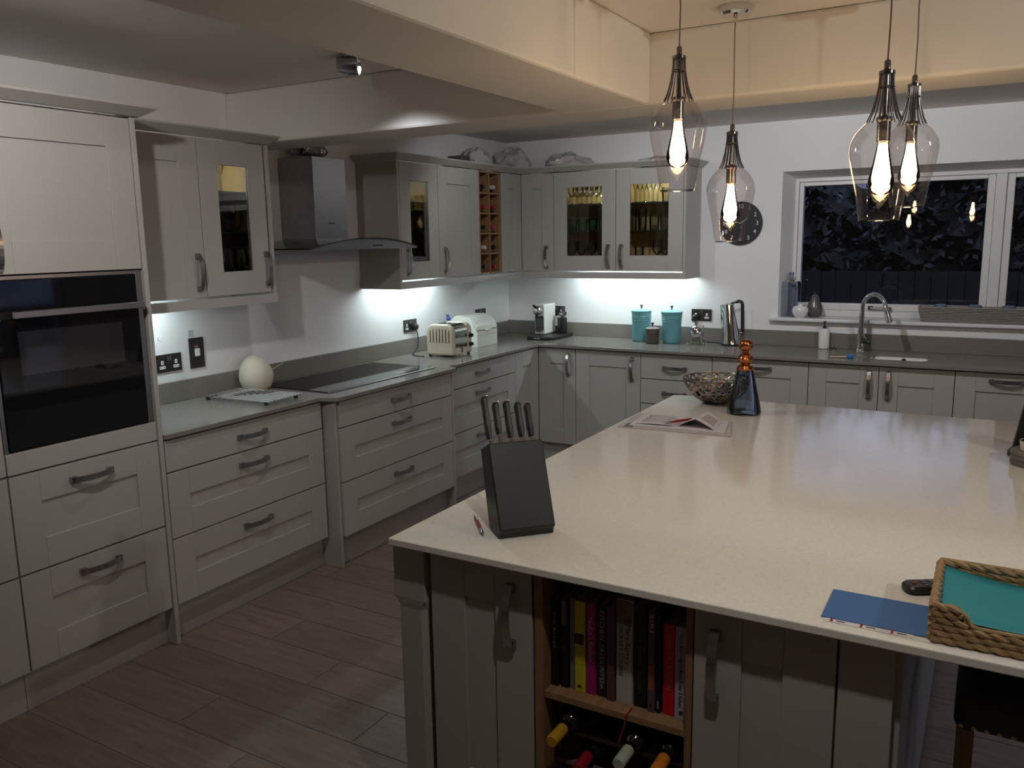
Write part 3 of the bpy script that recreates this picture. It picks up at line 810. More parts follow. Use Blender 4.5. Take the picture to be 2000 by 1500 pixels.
# ------------------------------------------------------------------ glasses in the glazed cabinets
def G(prof, mat=CLEAR, seg=14): return mesh_of('glass', MB().lathe(prof, (0, 0, 0), seg, cap=False), mat, smooth=True)
WINE = G([(0, .0), (.033, .001), (.030, .004), (.006, .009), (.0038, .02), (.0038, .08), (.008, .088), (.028, .105), (.037, .13), (.037, .155), (.031, .195)])
GOBLET = G([(0, .0), (.032, .001), (.028, .005), (.007, .012), (.005, .03), (.006, .055), (.02, .066), (.034, .085), (.038, .115), (.036, .145)])
FLUTE = G([(0, 0), (.03, .001), (.027, .004), (.005, .01), (.004, .08), (.012, .095), (.022, .13), (.024, .16), (.021, .19)])
TUMBLER = G([(0, .006), (.028, .006), (.031, .0), (.033, .002), (.036, .05), (.038, .098), (.0365, .098), (.0345, .05), (.031, .010), (0, .010)])
GREENT = G([(0, .006), (.028, .006), (.031, .0), (.033, .002), (.037, .05), (.039, .088), (.0375, .088), (.0355, .05), (.031, .010), (0, .010)], GREENGLASS)
SMALL = G([(0, .005), (.018, .005), (.022, 0), (.024, .002), (.024, .02), (.026, .075), (.0245, .075), (.0225, .02), (.02, .008), (0, .008)])
TALL = G([(0, .006), (.025, .006), (.028, 0), (.029, .002), (.034, .15), (.0325, .15), (.027, .01), (0, .01)])
def glasses(me, name, label, group, spots, z):
    for x, y in spots:
        o = bpy.data.objects.new(name, me); COL.objects.link(o); o.location = (x, y, z + .0005); o.rotation_euler = (0, 0, (x * 31 + y * 17) % 6)
        tag(o, label, 'glass', group)
Z0, Zs1, Zs2 = 1.4562, 1.724, 1.916
def row(x0, x1, n, y): return [(x0 + (x1 - x0) * (k + .5) / n, y) for k in range(n)]
cabL = 'behind the left back-wall glass door'
glasses(GOBLET, 'goblet', 'clear goblet on the top shelf ' + cabL, 'goblets, top shelf, left back cabinet', row(.66, 1.06, 5, -.24) + row(.66, 1.06, 5, -.15), Zs2)
glasses(GREENT, 'green_tumbler', 'green glass tumbler on the middle shelf ' + cabL, 'green tumblers', row(.655, .985, 4, -.22), Zs1)
glasses(TUMBLER, 'tumbler', 'clear tumbler beside the green ones, middle shelf ' + cabL, 'clear tumblers beside the green ones', [(1.035, -.22)], Zs1)
glasses(WINE, 'wine_glass', 'clear wine glass on the bottom shelf ' + cabL, 'wine glasses, bottom shelf, left back cabinet', row(.66, 1.06, 5, -.24) + row(.68, 1.04, 4, -.14), Z0)
cabR = 'behind the right back-wall glass door'
glasses(FLUTE, 'flute_glass', 'clear stemmed flute on the top shelf ' + cabR, 'flutes, top shelf, right back cabinet', row(1.17, 1.37, 3, -.24) + row(1.17, 1.37, 3, -.15), Zs2)
glasses(TUMBLER, 'tumbler', 'clear tumbler on the top shelf ' + cabR, 'tumblers, top shelf, right back cabinet', row(1.39, 1.55, 2, -.22), Zs2)
glasses(TALL, 'highball_glass', 'tall clear highball glass on the middle shelf ' + cabR, 'highball glasses, right back cabinet', [(1.175, -.22), (1.25, -.22)], Zs1)
glasses(TUMBLER, 'tumbler', 'clear tumbler on the middle shelf ' + cabR, 'tumblers, middle shelf, right back cabinet', row(1.30, 1.54, 3, -.22), Zs1)
glasses(TALL, 'highball_glass', 'tall clear highball glass on the bottom shelf ' + cabR, 'highball glasses, bottom shelf', [(1.235, -.24)], Z0)
glasses(WINE, 'wine_glass', 'clear wine glass on the bottom shelf ' + cabR, 'wine glasses, bottom shelf, right back cabinet', row(1.31, 1.54, 4, -.15), Z0)
glasses(SMALL, 'shot_glass', 'small clear glass at the front of the bottom shelf ' + cabR, 'small glasses, right back cabinet', row(1.29, 1.54, 5, -.26), Z0)
hl = 'in the glazed cabinet left of the hood'
glasses(FLUTE, 'flute_glass', 'clear stemmed glass on the top shelf ' + hl, 'stemmed glasses, top shelf, left of the hood', [(.2, -3.18), (.2, -3.09)], 1.922)
glasses(GOBLET, 'goblet', 'clear goblet on the middle shelf ' + hl, 'goblets, left of the hood', [(.22, -3.17), (.22, -3.075)], 1.732)
glasses(WINE, 'wine_glass', 'clear wine glass on the bottom shelf ' + hl, 'wine glasses, left of the hood', [(.24, -3.195), (.24, -3.115), (.24, -3.035), (.13, -3.16), (.13, -3.07)], Z0)
hr = 'in the glazed cabinet right of the hood'
glasses(FLUTE, 'flute_glass', 'single clear stemmed glass on the top shelf ' + hr, 'stemmed glass, right of the hood', [(.2, -1.645)], 1.915)
glasses(WINE, 'wine_glass', 'clear wine glass on the middle shelf ' + hr, 'wine glasses, right of the hood', [(.22, -1.70), (.22, -1.61)], 1.724)
glasses(TUMBLER, 'tumbler', 'clear tumbler on the bottom shelf ' + hr, 'tumblers, right of the hood', [(.23, -1.59)], Z0)
sp = thing('spirit_bottle', 'dark-capped amber bottle on the bottom shelf in the cabinet right of the hood', 'bottle', (.2, -1.69, Z0), world=True)
build('bottle_body', MB().lathe([(0, Z0), (.032, Z0 + .001), (.034, Z0 + .01), (.034, Z0 + .12), (.014, Z0 + .16), (.013, Z0 + .19)], (.2, -1.69, 0), 16), pm('amber_spirit', (.10, .02, .012), .1), sp, smooth=True)
build('bottle_cap', MB().lathe([(.017, Z0 + .19), (.017, Z0 + .215)], (.2, -1.69, 0), 16), BLACK, sp)

# ------------------------------------------------------------------ things on top of the wall cabinets
rnd = random.Random(5)
def bundle(name, label, c, rx, ry, rz, seed):
    r = random.Random(seed); m = MB(); ph = [r.uniform(0, 6) for _ in range(8)]
    def f(u, v):
        th = PI * v; a = 2 * PI * u
        k = 1 + .13 * math.sin(3 * a + ph[0] + 4 * th) + .10 * math.sin(5 * a + ph[1] - 3 * th) + .07 * math.sin(9 * a + 7 * th + ph[2])
        x, y, z = rx * k * math.sin(th) * math.cos(a), ry * k * math.sin(th) * math.sin(a), rz * k * math.cos(th)
        return (c[0] + x, c[1] + y, max(c[2] + rz + z, c[2]))
    m.grid(f, 30, 16)
    return single(name, m, PLASTICWRAP, label, 'bag', c, smooth=True)
ZT = 2.1515
single('storage_box', MB().box(.08, .20, -.96, -.85, ZT, 2.255), pm('dark_grey_box', (.09, .075, .075), .6, var=.2), 'small dark box on top of the wall cabinets above the wine rack', 'box', (.14, -.9, ZT), bevel=.006)
bundle('plastic_bag', 'large crumpled plastic bag on the wall cabinets, beside the dark box', (.15, -.69, ZT), .09, .11, .085, 1)
bundle('plastic_bag', 'crumpled pale plastic bag in the very corner on top of the cabinets', (.20, -.25, ZT), .13, .12, .10, 2)
bundle('plastic_bag', 'low crumpled plastic bag on the back-wall cabinets, right of the corner', (.62, -.18, ZT), .17, .12, .07, 3)
bundle('plastic_bag', 'small flat grey bag on top of the right end of the cabinets', (1.36, -.16, ZT), .17, .10, .04, 4)

# ------------------------------------------------------------------ sockets and switches
def socket(side, u0, u1, v0, v1, label, plug=None, cat='socket'):
    m = LM(0) if side == 'L' else BM(0)
    c = (.002, (u0 + u1) / 2, (v0 + v1) / 2) if side == 'L' else ((u0 + u1) / 2, -.002, (v0 + v1) / 2)
    t = thing('wall_socket', label, cat, c, 'double wall sockets')
    build('face_plate', MB().box(u0, u1, v0, v1, .0005, .006, m), SOCKET, t, bevel=.002)
    W = u1 - u0; H = v1 - v0
    rk = MB()
    build('rocker', MB().box(u0 + W * .42, u0 + W * .49, v1 - H * .38, v1 - H * .12, .0062, .010, m).box(u0 + W * .51, u0 + W * .58, v1 - H * .38, v1 - H * .12, .0062, .010, m), STEEL, t, bevel=.001)
    for fx in (.23, .77):
        cx = u0 + W * fx; s = MB()
        s.box(cx - .007, cx + .007, v0 + H * .44, v0 + H * .66, .0061, .0072, m); s.box(cx - .017, cx + .017, v0 + H * .20, v0 + H * .36, .0061, .0072, m)
        build('socket_insert', s, WHITEPLASTIC, t, bevel=.003)
        h = MB(); h.box(cx - .002, cx + .002, v0 + H * .5, v0 + H * .6, .0073, .0076, m); h.box(cx - .013, cx - .007, v0 + H * .255, v0 + H * .30, .0073, .0076, m); h.box(cx + .007, cx + .013, v0 + H * .255, v0 + H * .30, .0073, .0076, m)
        build('pin_holes', h, BLACK, t)
    return t
socket('L', -3.392, -3.246, 1.062, 1.150, 'dark double socket half hidden beside the oven housing')
socket('L', -1.434, -1.287, 1.055, 1.141, 'double socket behind the toaster with a black plug in it')
socket('L', -.523, -.374, 1.055, 1.141, 'double socket partly hidden behind the white bread bin')
socket('B', .374, .520, 1.055, 1.141, 'double socket partly hidden behind the coffee machine')
socket('B', 1.556, 1.706, 1.062, 1.148, 'double socket on the back wall between canisters and kettle')
t = thing('cooker_switch', 'tall dark cooker switch plate with a white rocker on the left wall', 'switch', (.002, -3.15, 1.136))
build('face_plate', MB().box(-3.195, -3.106, 1.059, 1.212, .0005, .007, LM(0)), SOCKET, t, bevel=.002)
build('rocker', MB().box(-3.166, -3.136, 1.118, 1.158, .0072, .014, LM(0)), WHITEPLASTIC, t, bevel=.003)
build('neon', MB().box(-3.163, -3.143, 1.163, 1.173, .0072, .0085, LM(0)), pm('red_neon_lens', (.4, .16, .14), .3), t)
single('wall_plug_cap', MB().lathe([(.014, .0005), (.012, .006), (0, .007)], (0, -3.356, 1.231), 16, 'x'), WHITEPLASTIC, 'small round white cap on the wall above the left socket', 'cap', (0, -3.356, 1.231), smooth=True)
single('cable_tag', MB().box(-3.19, -3.158, 1.218, 1.252, .0005, .003, LM(0)), pm('pale_grey_tag', (.48, .49, .49), .5), 'small pale tag on the wall above the cooker switch', 'tag', (0, -3.17, 1.23), bevel=.001)
def plug(loc, side, label):
    t = thing('mains_plug', label, 'plug', loc, 'black mains plugs')
    x, y, z = loc
    if side == 'L':
        build('plug_body', MB().lathe([(.0, .0075), (.021, .0075), (.025, .012), (.024, .03), (.012, .042), (0, .043)], (0, y, z), 18, 'x', cap=False), BLACK, t, smooth=True)
    else:
        m = MB(); m.lathe([(.0, -.0075), (.021, -.0075), (.025, -.012), (.024, -.03), (.012, -.042), (0, -.043)], (x, 0, z), 18, 'y', cap=False)
        build('plug_body', m, BLACK, t, smooth=True)
    return t
p1 = plug((.01, -1.325, 1.088), 'L', 'black plug with a trailing flex in the socket behind the toaster')
build('flex', MB().tube([(.03, -1.325, 1.066), (.032, -1.318, 1.03), (.034, -1.312, .985), (.034, -1.325, .94), (.045, -1.38, .917), (.08, -1.45, .9135), (.15, -1.50, .9135), (.215, -1.495, .9135)], .0032, 8), BLACK, p1, smooth=True)
p2 = plug((1.592, -.01, 1.088), 'B', 'black plug in the back-wall socket beside the kettle')
build('flex', MB().tube([(1.592, -.03, 1.066), (1.60, -.034, 1.0), (1.63, -.034, .93), (1.70, -.045, .9135), (1.765, -.05, .9135), (1.795, -.07, .914)], .0032, 8), BLACK, p2, smooth=True)

# ------------------------------------------------------------------ on the left worktop
ZW = .9105
# salt pig
t = thing('salt_pig', 'cream egg-shaped salt pig with a slanted opening on the left worktop', 'salt pig', (.118, -2.875, ZW))
m = MB(); H = .185; nu, nv = 40, 26
ax = Vector((.05, .95, .62)).normalized()          # opening looks along +y and up
prof = [(.0, 0), (.05, .0), (.072, .012), (.087, .05), (.089, .08), (.082, .115), (.066, .148), (.042, .173), (.0, .186)]
def pigp(rr, zz, a): return Vector((.118 + rr * math.cos(a), -2.875 + rr * math.sin(a), ZW + zz))
cutd = (Vector((0, .052, .105))).dot(Vector((0, .80, .60)))
def clampcut(p):
    q = p - Vector((.118, -2.875, ZW)); d = q.dot(Vector((0, .80, .60)))
    if d > cutd: q = q - Vector((0, .80, .60)) * (d - cutd)
    return tuple(q + Vector((.118, -2.875, ZW)))
def lerp_prof(v):
    x = v * (len(prof) - 1); i = min(int(x), len(prof) - 2); f = x - i
    return (prof[i][0] * (1 - f) + prof[i + 1][0] * f, prof[i][1] * (1 - f) + prof[i + 1][1] * f)
def spline_prof(v):
    x = v * (len(prof) - 1); i = min(int(x), len(prof) - 2); f = x - i
    P = [prof[max(0, i - 1)], prof[i], prof[i + 1], prof[min(len(prof) - 1, i + 2)]]
    r = [0, 0]
    for k in (0, 1):
        a, b_, c_, d_ = (p[k] for p in P)
        r[k] = .5 * (2 * b_ + (c_ - a) * f + (2 * a - 5 * b_ + 4 * c_ - d_) * f * f + (3 * b_ - a - 3 * c_ + d_) * f ** 3)
    return (max(0, r[0]), min(.187, max(0, r[1])))
bm_ = bmesh.new(); tmp = MB().grid(lambda u, v: tuple(pigp(*spline_prof(v), 2 * PI * u)), nu, nv)
me = bpy.data.meshes.new('pig_body'); off = OFF[t.name]
me.from_pydata([(x - off[0], y - off[1], z - off[2]) for x, y, z in tmp.v], [], tmp.f)
bm_.from_mesh(me); bmesh.ops.remove_doubles(bm_, verts=bm_.verts, dist=.0004)
bmesh.ops.bisect_plane(bm_, geom=bm_.verts[:] + bm_.edges[:] + bm_.faces[:], plane_co=Vector((0, .80, .60)) * cutd, plane_no=Vector((0, .80, .60)), clear_outer=True)
bmesh.ops.recalc_face_normals(bm_, faces=bm_.faces)
bm_.to_mesh(me); bm_.free()
me.materials.append(STONEWARE); me.materials.append(STONEIN)
for p in me.polygons: p.use_smooth = True
o = bpy.data.objects.new('pig_body', me); COL.objects.link(o); o.parent = t
s_ = o.modifiers.new('wall', 'SOLIDIFY'); s_.thickness = .008; s_.offset = -1; s_.material_offset = 1
build('spoon', MB().tube([(.125, -2.84, .958), (.132, -2.795, 1.0), (.142, -2.70, 1.028)], [.008, .0035, .003], 8), LIGHTWOOD, t, smooth=True)
# trivet rack
t = thing('cooling_rack', 'flat steel rod trivet rack with black feet on the left worktop', 'rack', (.30, -3.08, ZW), world=False)
t.rotation_euler = (0, 0, .06)
n = 11
for k in range(n):
    y = -.118 + .236 * k / (n - 1)
    build('rod', MB().tube([(-.225, y, .020), (.225, y, .020)], .0042, 8), CHROME, t, smooth=True)
for x in (-.165, .165):
    build('cross_bar', MB().tube([(x, -.118, .0135), (x, .118, .0135)], .003, 8), CHROME, t, smooth=True)
for x in (-.19, .19):
    for y in (-.105, .105):
        build('foot', MB().lathe([(.009, .0003), (.011, .004), (.010, .0153)], (x, y, 0), 12), BLACK, t, smooth=True)

# toaster
t = thing('toaster', 'cream and chrome four-slot toaster beside the bread bin', 'toaster', (.315, -1.34, ZW), world=False)
t.rotation_euler = (0, 0, math.radians(3))
def tprof(hw, h, r, z0, n=8):
    p = [(-hw, z0), (hw, z0)]
    for k in range(n + 1):
        a = PI / 2 * k / n; p.append((hw - r + r * math.cos(a), h - r + r * math.sin(a)))
    for k in range(n + 1):
        a = PI / 2 + PI / 2 * k / n; p.append((-hw + r + r * math.cos(a), h - r + r * math.sin(a)))
    return p
XZY = lambda a, b, c: (a, c, b)
e1 = build('end_panel', MB().prism(tprof(.104, .218, .055, .012), -.128, -.088, XZY), CREAM, t, bevel=.012, seg=4, smooth=True)
for k in range(7):
    x = -.072 + .024 * k
    zt_ = .200 if abs(x) < .06 else .190
    build('vent_rib', MB().tube([(x, -.1285, .095), (x, -.1295, .13), (x, -.1285, zt_ - .02), (x * .97, -.120, zt_ + .006)], .0032, 6), pm('vent_shadow', (.10, .08, .06), .6) if k == 0 else bpy.data.materials['vent_shadow'], e1, smooth=True)
build('chrome_body', MB().prism(tprof(.100, .212, .045, .035), -.090, .060, XZY), CHROME, t, smooth=True)
build('base_rail', MB().box(-.098, .102, -.09, .06, .012, .055), CREAM, t, bevel=.003)
e2 = build('control_panel', MB().prism(tprof(.106, .218, .055, .012), .061, .120, XZY), CREAM, t, bevel=.012, seg=4, smooth=True)
for k, z in enumerate((.128, .068)):
    kb = MB().lathe([(.019, .1062), (.018, .112), (.012, .114), (.011, .128), (0, .129)], (0, .092, z), 18, 'x', cap=False)
    build('knob', kb, BLACK, e2, smooth=True)
for k in range(4):
    x = -.062 + .041 * k
    build('slot', MB().box(x - .009, x + .009, -.075, .05, .2122, .2135), BLACK, t)
build('lever', MB().box(.1022, .108, -.018, -.012, .025, .058), BLACK, t)
for x in (-.085, .085):
    for y in (-.11, .10): build('foot', MB().lathe([(.011, .0004), (.011, .014)], (x, y, 0), 12), BLACK, t)

# bread bin
t = thing('bread_bin', 'white enamel roll-top bread bin in the left corner of the worktop', 'bread bin', (.17, -.815, ZW))
def binprof(x0, x1, z0, h):
    p = [(x0, z0), (x1, z0), (x1, z0 + h * .55)]
    cx, cz = x1 - .12, z0 + h - .105
    for k in range(0, 13):
        a = PI * .5 * k / 12; p.append((cx + .12 * math.cos(a), cz + .105 * math.sin(a)))
    p += [(x0 + .06, z0 + h), (x0, z0 + h - .05)]
    return p
build('bin_body', MB().prism(binprof(.045, .292, ZW, .222), -.955, -.680, XZY), CREAMW, t, bevel=.008, seg=3, smooth=True)
build('lid_seam', MB().box(.2905, .2928, -.950, -.685, ZW + .082, ZW + .085), pm('seam_shadow', (.3, .31, .29), .5), t)
build('handle', MB().tube([(.291, -.845, 1.030), (.307, -.842, 1.030), (.307, -.793, 1.030), (.291, -.790, 1.030)], .0055, 8), CREAMW, t, smooth=True)
# little bird
t = thing('bird_ornament', 'tiny blue bird ornament on a brown perch on the wall above the toaster', 'ornament', (.012, -.925, 1.09))
build('perch', MB().tube([(.001, -.935, 1.082), (.02, -.93, 1.083), (.03, -.885, 1.087)], .004, 8), OAK, t, smooth=True)
build('bird_body', MB().lathe([(0, 1.0925), (.008, 1.0945), (.0155, 1.106), (.013, 1.118), (.0075, 1.126), (.0065, 1.134), (0, 1.139)], (.022, -.922, 0), 14), pm('blue_glaze', (.05, .10, .42), .25), t, smooth=True)
build('bird_tail', MB().tube([(.022, -.93, 1.115), (.022, -.943, 1.135), (.022, -.948, 1.146)], [.006, .005, .002], 8), bpy.data.materials['blue_glaze'], t, smooth=True)

# ------------------------------------------------------------------ on the back worktop
t = thing('coffee_machine', 'white and black capsule coffee machine with milk frother in the corner', 'coffee machine', (.48, -.22, ZW))
base = [(.385, -.395), (.53, -.400), (.575, -.385), (.60, -.345), (.608, -.30), (.608, -.045), (.385, -.045)]
bs = build('base_tray', MB().prism(base, ZW + .0005, .936), BLACK, t, bevel=.004)
text_part('base_logo', 'NESPRESSO', .011, bs, (.475, -.4006, .923), (1, -.03, 0), (0, 0, 1), WHITEPLASTIC)
build('body', MB().box(.372, .462, -.245, -.055, .9365, 1.172), CREAMW, t, bevel=.010, seg=3, smooth=True)
build('front_recess', MB().box(.380, .455, -.2475, -.2455, .972, 1.080), DARKCHROME, t, bevel=.001)
build('cup_grid', MB().box(.383, .452, -.300, -.248, .972, .982), DARKCHROME, t, bevel=.002)
hdm = MB().lathe([(.0, .245), (.034, .2455), (.036, .27), (.030, .298), (.018, .31), (0, .312)], (.415, 0, 1.125), 20, 'y', cap=False)
hdm.v = [(x, -y, z) for x, y, z in hdm.v]
build('brew_head', hdm, CHROME, t, smooth=True)
build('spout', MB().lathe([(.013, 1.09), (.010, 1.062), (.0, 1.062)], (.415, -.285, 0), 12), BLACK, t, smooth=True)
build('lever', MB().tube([(.385, -.25, 1.15), (.395, -.30, 1.163), (.43, -.318, 1.155)], [.008, .009, .006], 8), BLACK, t, smooth=True)
build('power_cable', MB().tube([(.378, -.06, .96), (.345, -.08, .985), (.330, -.12, 1.02), (.338, -.15, 1.045), (.362, -.15, 1.05)], .0042, 8), BLACK, t, smooth=True)
fr = MB().lathe([(.036, .9365), (.038, .94), (.0375, 1.06)], (.535, -.085, 0), 22)
fj = build('frother_jug', fr, BLACK, t, smooth=True)
build('chrome_collar', MB().lathe([(.0385, 1.0602), (.0385, 1.075), (.034, 1.078)], (.535, -.085, 0), 22), CHROME, fj, smooth=True)
build('lid', MB().lathe([(.033, 1.0782), (.036, 1.098), (.034, 1.103), (.006, 1.106), (.005, 1.117), (0, 1.119)], (.535, -.085, 0), 22), thin_glass('clear_lid', (.85, .87, .88), 1.5, .02, 1.5), fj, smooth=True)
build('frother_bracket', MB().box(.4625, .497, -.09, -.07, .99, 1.07), CHROME, t, bevel=.003)

def canister(name, label, c, rb, rt, h, mat, lid, group, knobmat):
    t = thing(name, label, 'canister', (c[0], c[1], ZW), group)
    z = ZW
    prof = [(0, z + .0005), (rb - .004, z + .0005), (rb, z + .006)]
    for k in range(1, 9): prof.append((rb + (rt - rb) * .35 * (k / 8), z + .006 + (h * .62) * k / 8))
    for k in range(3):
        zz = z + h * (.70 + .06 * k); r = rb + (rt - rb) * (.42 + .1 * k)
        prof += [(r, zz - .004), (r + .0022, zz), (r, zz + .004)]
    prof += [(rb + (rt - rb) * .8, z + h * .93), (rt, z + h)]
    b = build('canister_body', MB().lathe(prof, (c[0], c[1], 0), 32), mat, t, smooth=True)
    l = build('lid', MB().lathe([(rt + .002, z + h + .0005), (rt + .003, z + h + .004), (rt * .8, z + h + .010), (rt * .35, z + h + .016), (.010, z + h + .018)], (c[0], c[1], 0), 32), lid, t, smooth=True)
    build('knob', MB().lathe([(.006, z + h + .0185), (.005, z + h + .028), (.012, z + h + .043), (.012, z + h + .046), (0, z + h + .045)], (c[0], c[1], 0), 16, cap=False), knobmat, l, smooth=True)
    return t
canister('canister', 'turquoise ribbed canister, the left of the pair behind the brown pot', (1.215, -.130), .066, .074, .222, TEAL, TEALLID, 'kitchen canisters', TAUPE)
canister('canister', 'turquoise ribbed canister, the right of the pair, nearest the silver pot', (1.457, -.152), .065, .078, .223, TEAL, TEALLID, 'kitchen canisters', TAUPE)
canister('storage_pot', 'small dark taupe lidded pot in front of the turquoise canisters', (1.343, -.240), .047, .050, .105, TAUPE, pm('taupe_lid', (.20, .18, .17), .35), 'kitchen canisters', BLACK)

t = thing('sugar_bowl', 'round polished silver lidded bowl on a four-legged stand', 'bowl', (1.655, -.19, ZW))
cx, cy = 1.655, -.19
build('bowl_body', MB().lathe([(0, .941), (.02, .942), (.042, .957), (.052, .985), (.052, 1.0), (.047, 1.018)], (cx, cy, 0), 28, cap=False), CHROME, t, smooth=True)
ld = build('lid', MB().lathe([(.049, 1.0185), (.045, 1.032), (.028, 1.047), (.008, 1.052), (.006, 1.058), (.010, 1.066), (.008, 1.073), (0, 1.075)], (cx, cy, 0), 28, cap=False), CHROME, t, smooth=True)
build('spoon_rest', MB().tube([(cx + .047, cy - .01, 1.02), (cx + .055, cy - .015, 1.04), (cx + .05, cy - .015, 1.05)], .004, 8), CHROME, t, smooth=True)
for k in range(4):
    a = PI / 4 + PI / 2 * k + .3; dx, dy = math.cos(a), math.sin(a)
    lg = MB().tube([(cx + .046 * dx, cy + .046 * dy, .965), (cx + .05 * dx, cy + .05 * dy, .94), (cx + .058 * dx, cy + .058 * dy, .925), (cx + .088 * dx, cy + .088 * dy, .918), (cx + .096 * dx, cy + .096 * dy, .926)], .0045, 8)
    lg.lathe([(0, ZW + .0003), (.006, ZW + .001), (.006, .921)], (cx + .075 * dx, cy + .075 * dy, 0), 8)
    build('leg', lg, CHROME, t, smooth=True)

# kettle
t = thing('kettle', 'tall polished chrome kettle with a black loop handle near the window', 'kettle', (1.885, -.118, ZW))
cx, cy = 1.885, -.118
build('base', MB().lathe([(.071, ZW + .0004), (.073, ZW + .006), (.073, .922)], (cx, cy, 0), 32), BLACK, t, smooth=True)
def kb_(u, v):
    a = 2 * PI * u; z = .9225 + .272 * v; r = .071 - .033 * v ** .9
    sh = -.026 * v                                   # body leans a little towards the spout
    sp_ = max(0, math.cos(a - PI)) ** 14 * .022 * max(0, (v - .45) / .55)
    return (cx + sh + (r + sp_) * math.cos(a), cy + (r + sp_) * math.sin(a) * (1 - 0), z + max(0, math.cos(a - PI)) ** 8 * -.012 * max(0, v - .6))
kbm = MB().grid(kb_, 40, 18)
build('kettle_body', kbm, CHROME, t, smooth=True)
build('lid', MB().lathe([(.036, 1.1935), (.030, 1.200), (.010, 1.205), (0, 1.206)], (cx - .026, cy, 0), 24, cap=False), CHROME, t, smooth=True)
hx = Vector((1, .25, 0)).normalized()
def hp(d, z): return (cx - .02 + hx.x * d, cy + hx.y * d, z)
build('handle', MB().tube([hp(.045, 1.213), hp(.066, 1.220), hp(.083, 1.214), hp(.090, 1.195), hp(.092, 1.12), hp(.094, 1.05), hp(.094, 1.003)], [.010, .012, .012, .0125, .012, .012, .011], 12), BLACK, t, smooth=True)
build('handle_bridge', MB().tube([hp(.0, 1.193), hp(.025, 1.207), hp(.047, 1.2135)], [.010, .010, .009], 10), CHROME, t, smooth=True)
build('handle_foot', MB().tube([hp(.078, 1.0), hp(.094, 1.0), hp(.092, .985)], [.010, .010, .006], 10), DARKCHROME, t, smooth=True)

# soap dispenser, plug, dish brush
t = thing('soap_dispenser', 'white ceramic soap dispenser with a dark pump left of the tap', 'dispenser', (2.50, -.062, ZW))
build('bottle', MB().lathe([(0, ZW + .0005), (.033, ZW + .0005), (.036, ZW + .004), (.036, 1.040), (.033, 1.046), (.012, 1.048)], (2.50, -.062, 0), 26), CERAMIC, t, smooth=True)
build('pump', MB().lathe([(.014, 1.0485), (.014, 1.060), (.0065, 1.065), (.0065, 1.088), (.010, 1.09), (.010, 1.098), (0, 1.099)], (2.50, -.062, 0), 16, cap=False).tube([(2.50, -.062, 1.094), (2.50, -.098, 1.092)], .0045, 8), DARKCHROME, t, smooth=True)
single('sink_plug', MB().lathe([(.022, ZW + .0005), (.022, ZW + .008), (.008, ZW + .012), (.006, ZW + .022), (0, ZW + .023)], (2.565, -.075, 0), 20), DARKCHROME, 'small dark sink plug beside the soap dispenser', 'plug', (2.565, -.075, ZW), smooth=True)
t = thing('dish_brush', 'blue-headed dish brush lying at the left edge of the sink', 'brush', (2.70, -.39, ZW))
build('brush_head', MB().lathe([(.014, .9325), (.021, .925), (.020, .913), (.015, .9108)], (2.728, -.478, 0), 18), pm('bright_blue_plastic', (.012, .16, .48), .4), t, smooth=True)
build('brush_handle', MB().tube([(2.728, -.478, .922), (2.66, -.49, .917), (2.61, -.495, .916)], [.006, .005, .005], 8), LIGHTWOOD, t, smooth=True)

# ------------------------------------------------------------------ on the window sill
ZS = 1.107
t = thing('glass_bottle', 'tall clear square decanter with stopper at the left end of the sill', 'bottle', (2.240, .085, ZS))
bsq = MB()
for (hw, z) in ((.052, ZS + .0005), (.056, ZS + .006), (.058, ZS + .22), (.050, ZS + .245), (.016, ZS + .258), (.014, ZS + .278), (.018, ZS + .282)):
    bsq.v += [(2.240 + sx * hw, .085 + sy * hw * .85, z) for sx, sy in ((-1, -1), (1, -1), (1, 1), (-1, 1))]
for j in range(6):
    for k in range(4): bsq.f.append((4 * j + k, 4 * j + (k + 1) % 4, 4 * j + 4 + (k + 1) % 4, 4 * j + 4 + k))
bsq.f.append((3, 2, 1, 0))
build('bottle_body', bsq, VASEGLASS, t, bevel=.006)
build('stopper', MB().lathe([(.012, ZS + .2825), (.013, ZS + .286), (.018, ZS + .298), (.014, ZS + .308), (0, ZS + .311)], (2.240, .085, 0), 14), VASEGLASS, t, smooth=True)
single('apple_vase', MB().lathe([(0, ZS + .0005), (.028, ZS + .0005), (.046, ZS + .02), (.055, ZS + .045), (.052, ZS + .068), (.038, ZS + .082), (.016, ZS + .082), (.014, ZS + .095), (.017, ZS + .098), (.012, ZS + .097), (.011, ZS + .08)], (2.323, .012, 0), 28, cap=False), CERAMIC, 'small round glossy white vase in front of the grey pear', 'vase', (2.323, .012, ZS), smooth=True)
t = thing('pear_ornament', 'glossy grey ceramic pear ornament on the window sill', 'ornament', (2.404, .082, ZS))
build('pear_body', MB().lathe([(0, ZS + .0005), (.032, ZS + .001), (.050, ZS + .02), (.056, ZS + .045), (.050, ZS + .075), (.037, ZS + .105), (.031, ZS + .128), (.022, ZS + .148), (.006, ZS + .156), (0, ZS + .155)], (2.404, .082, 0), 28, cap=False), GREYGLAZE, t, smooth=True)
build('stalk', MB().tube([(2.404, .082, ZS + .154), (2.401, .082, ZS + .166), (2.396, .080, ZS + .173)], .0032, 6), GREYGLAZE, t, smooth=True)
t = thing('planter_basket', 'long grey-washed wicker trough on the sill right of the tap', 'basket', (3.45, .06, ZS))
pb = MB()
for (z, e, yo) in ((ZS + .0005, 0, 0), (ZS + .098, .022, .012)):
    pb.v += [(3.078 - e, .0 - yo, z), (3.85 + e, .0 - yo, z), (3.85 + e, .10 + yo, z), (3.078 - e, .10 + yo, z)]
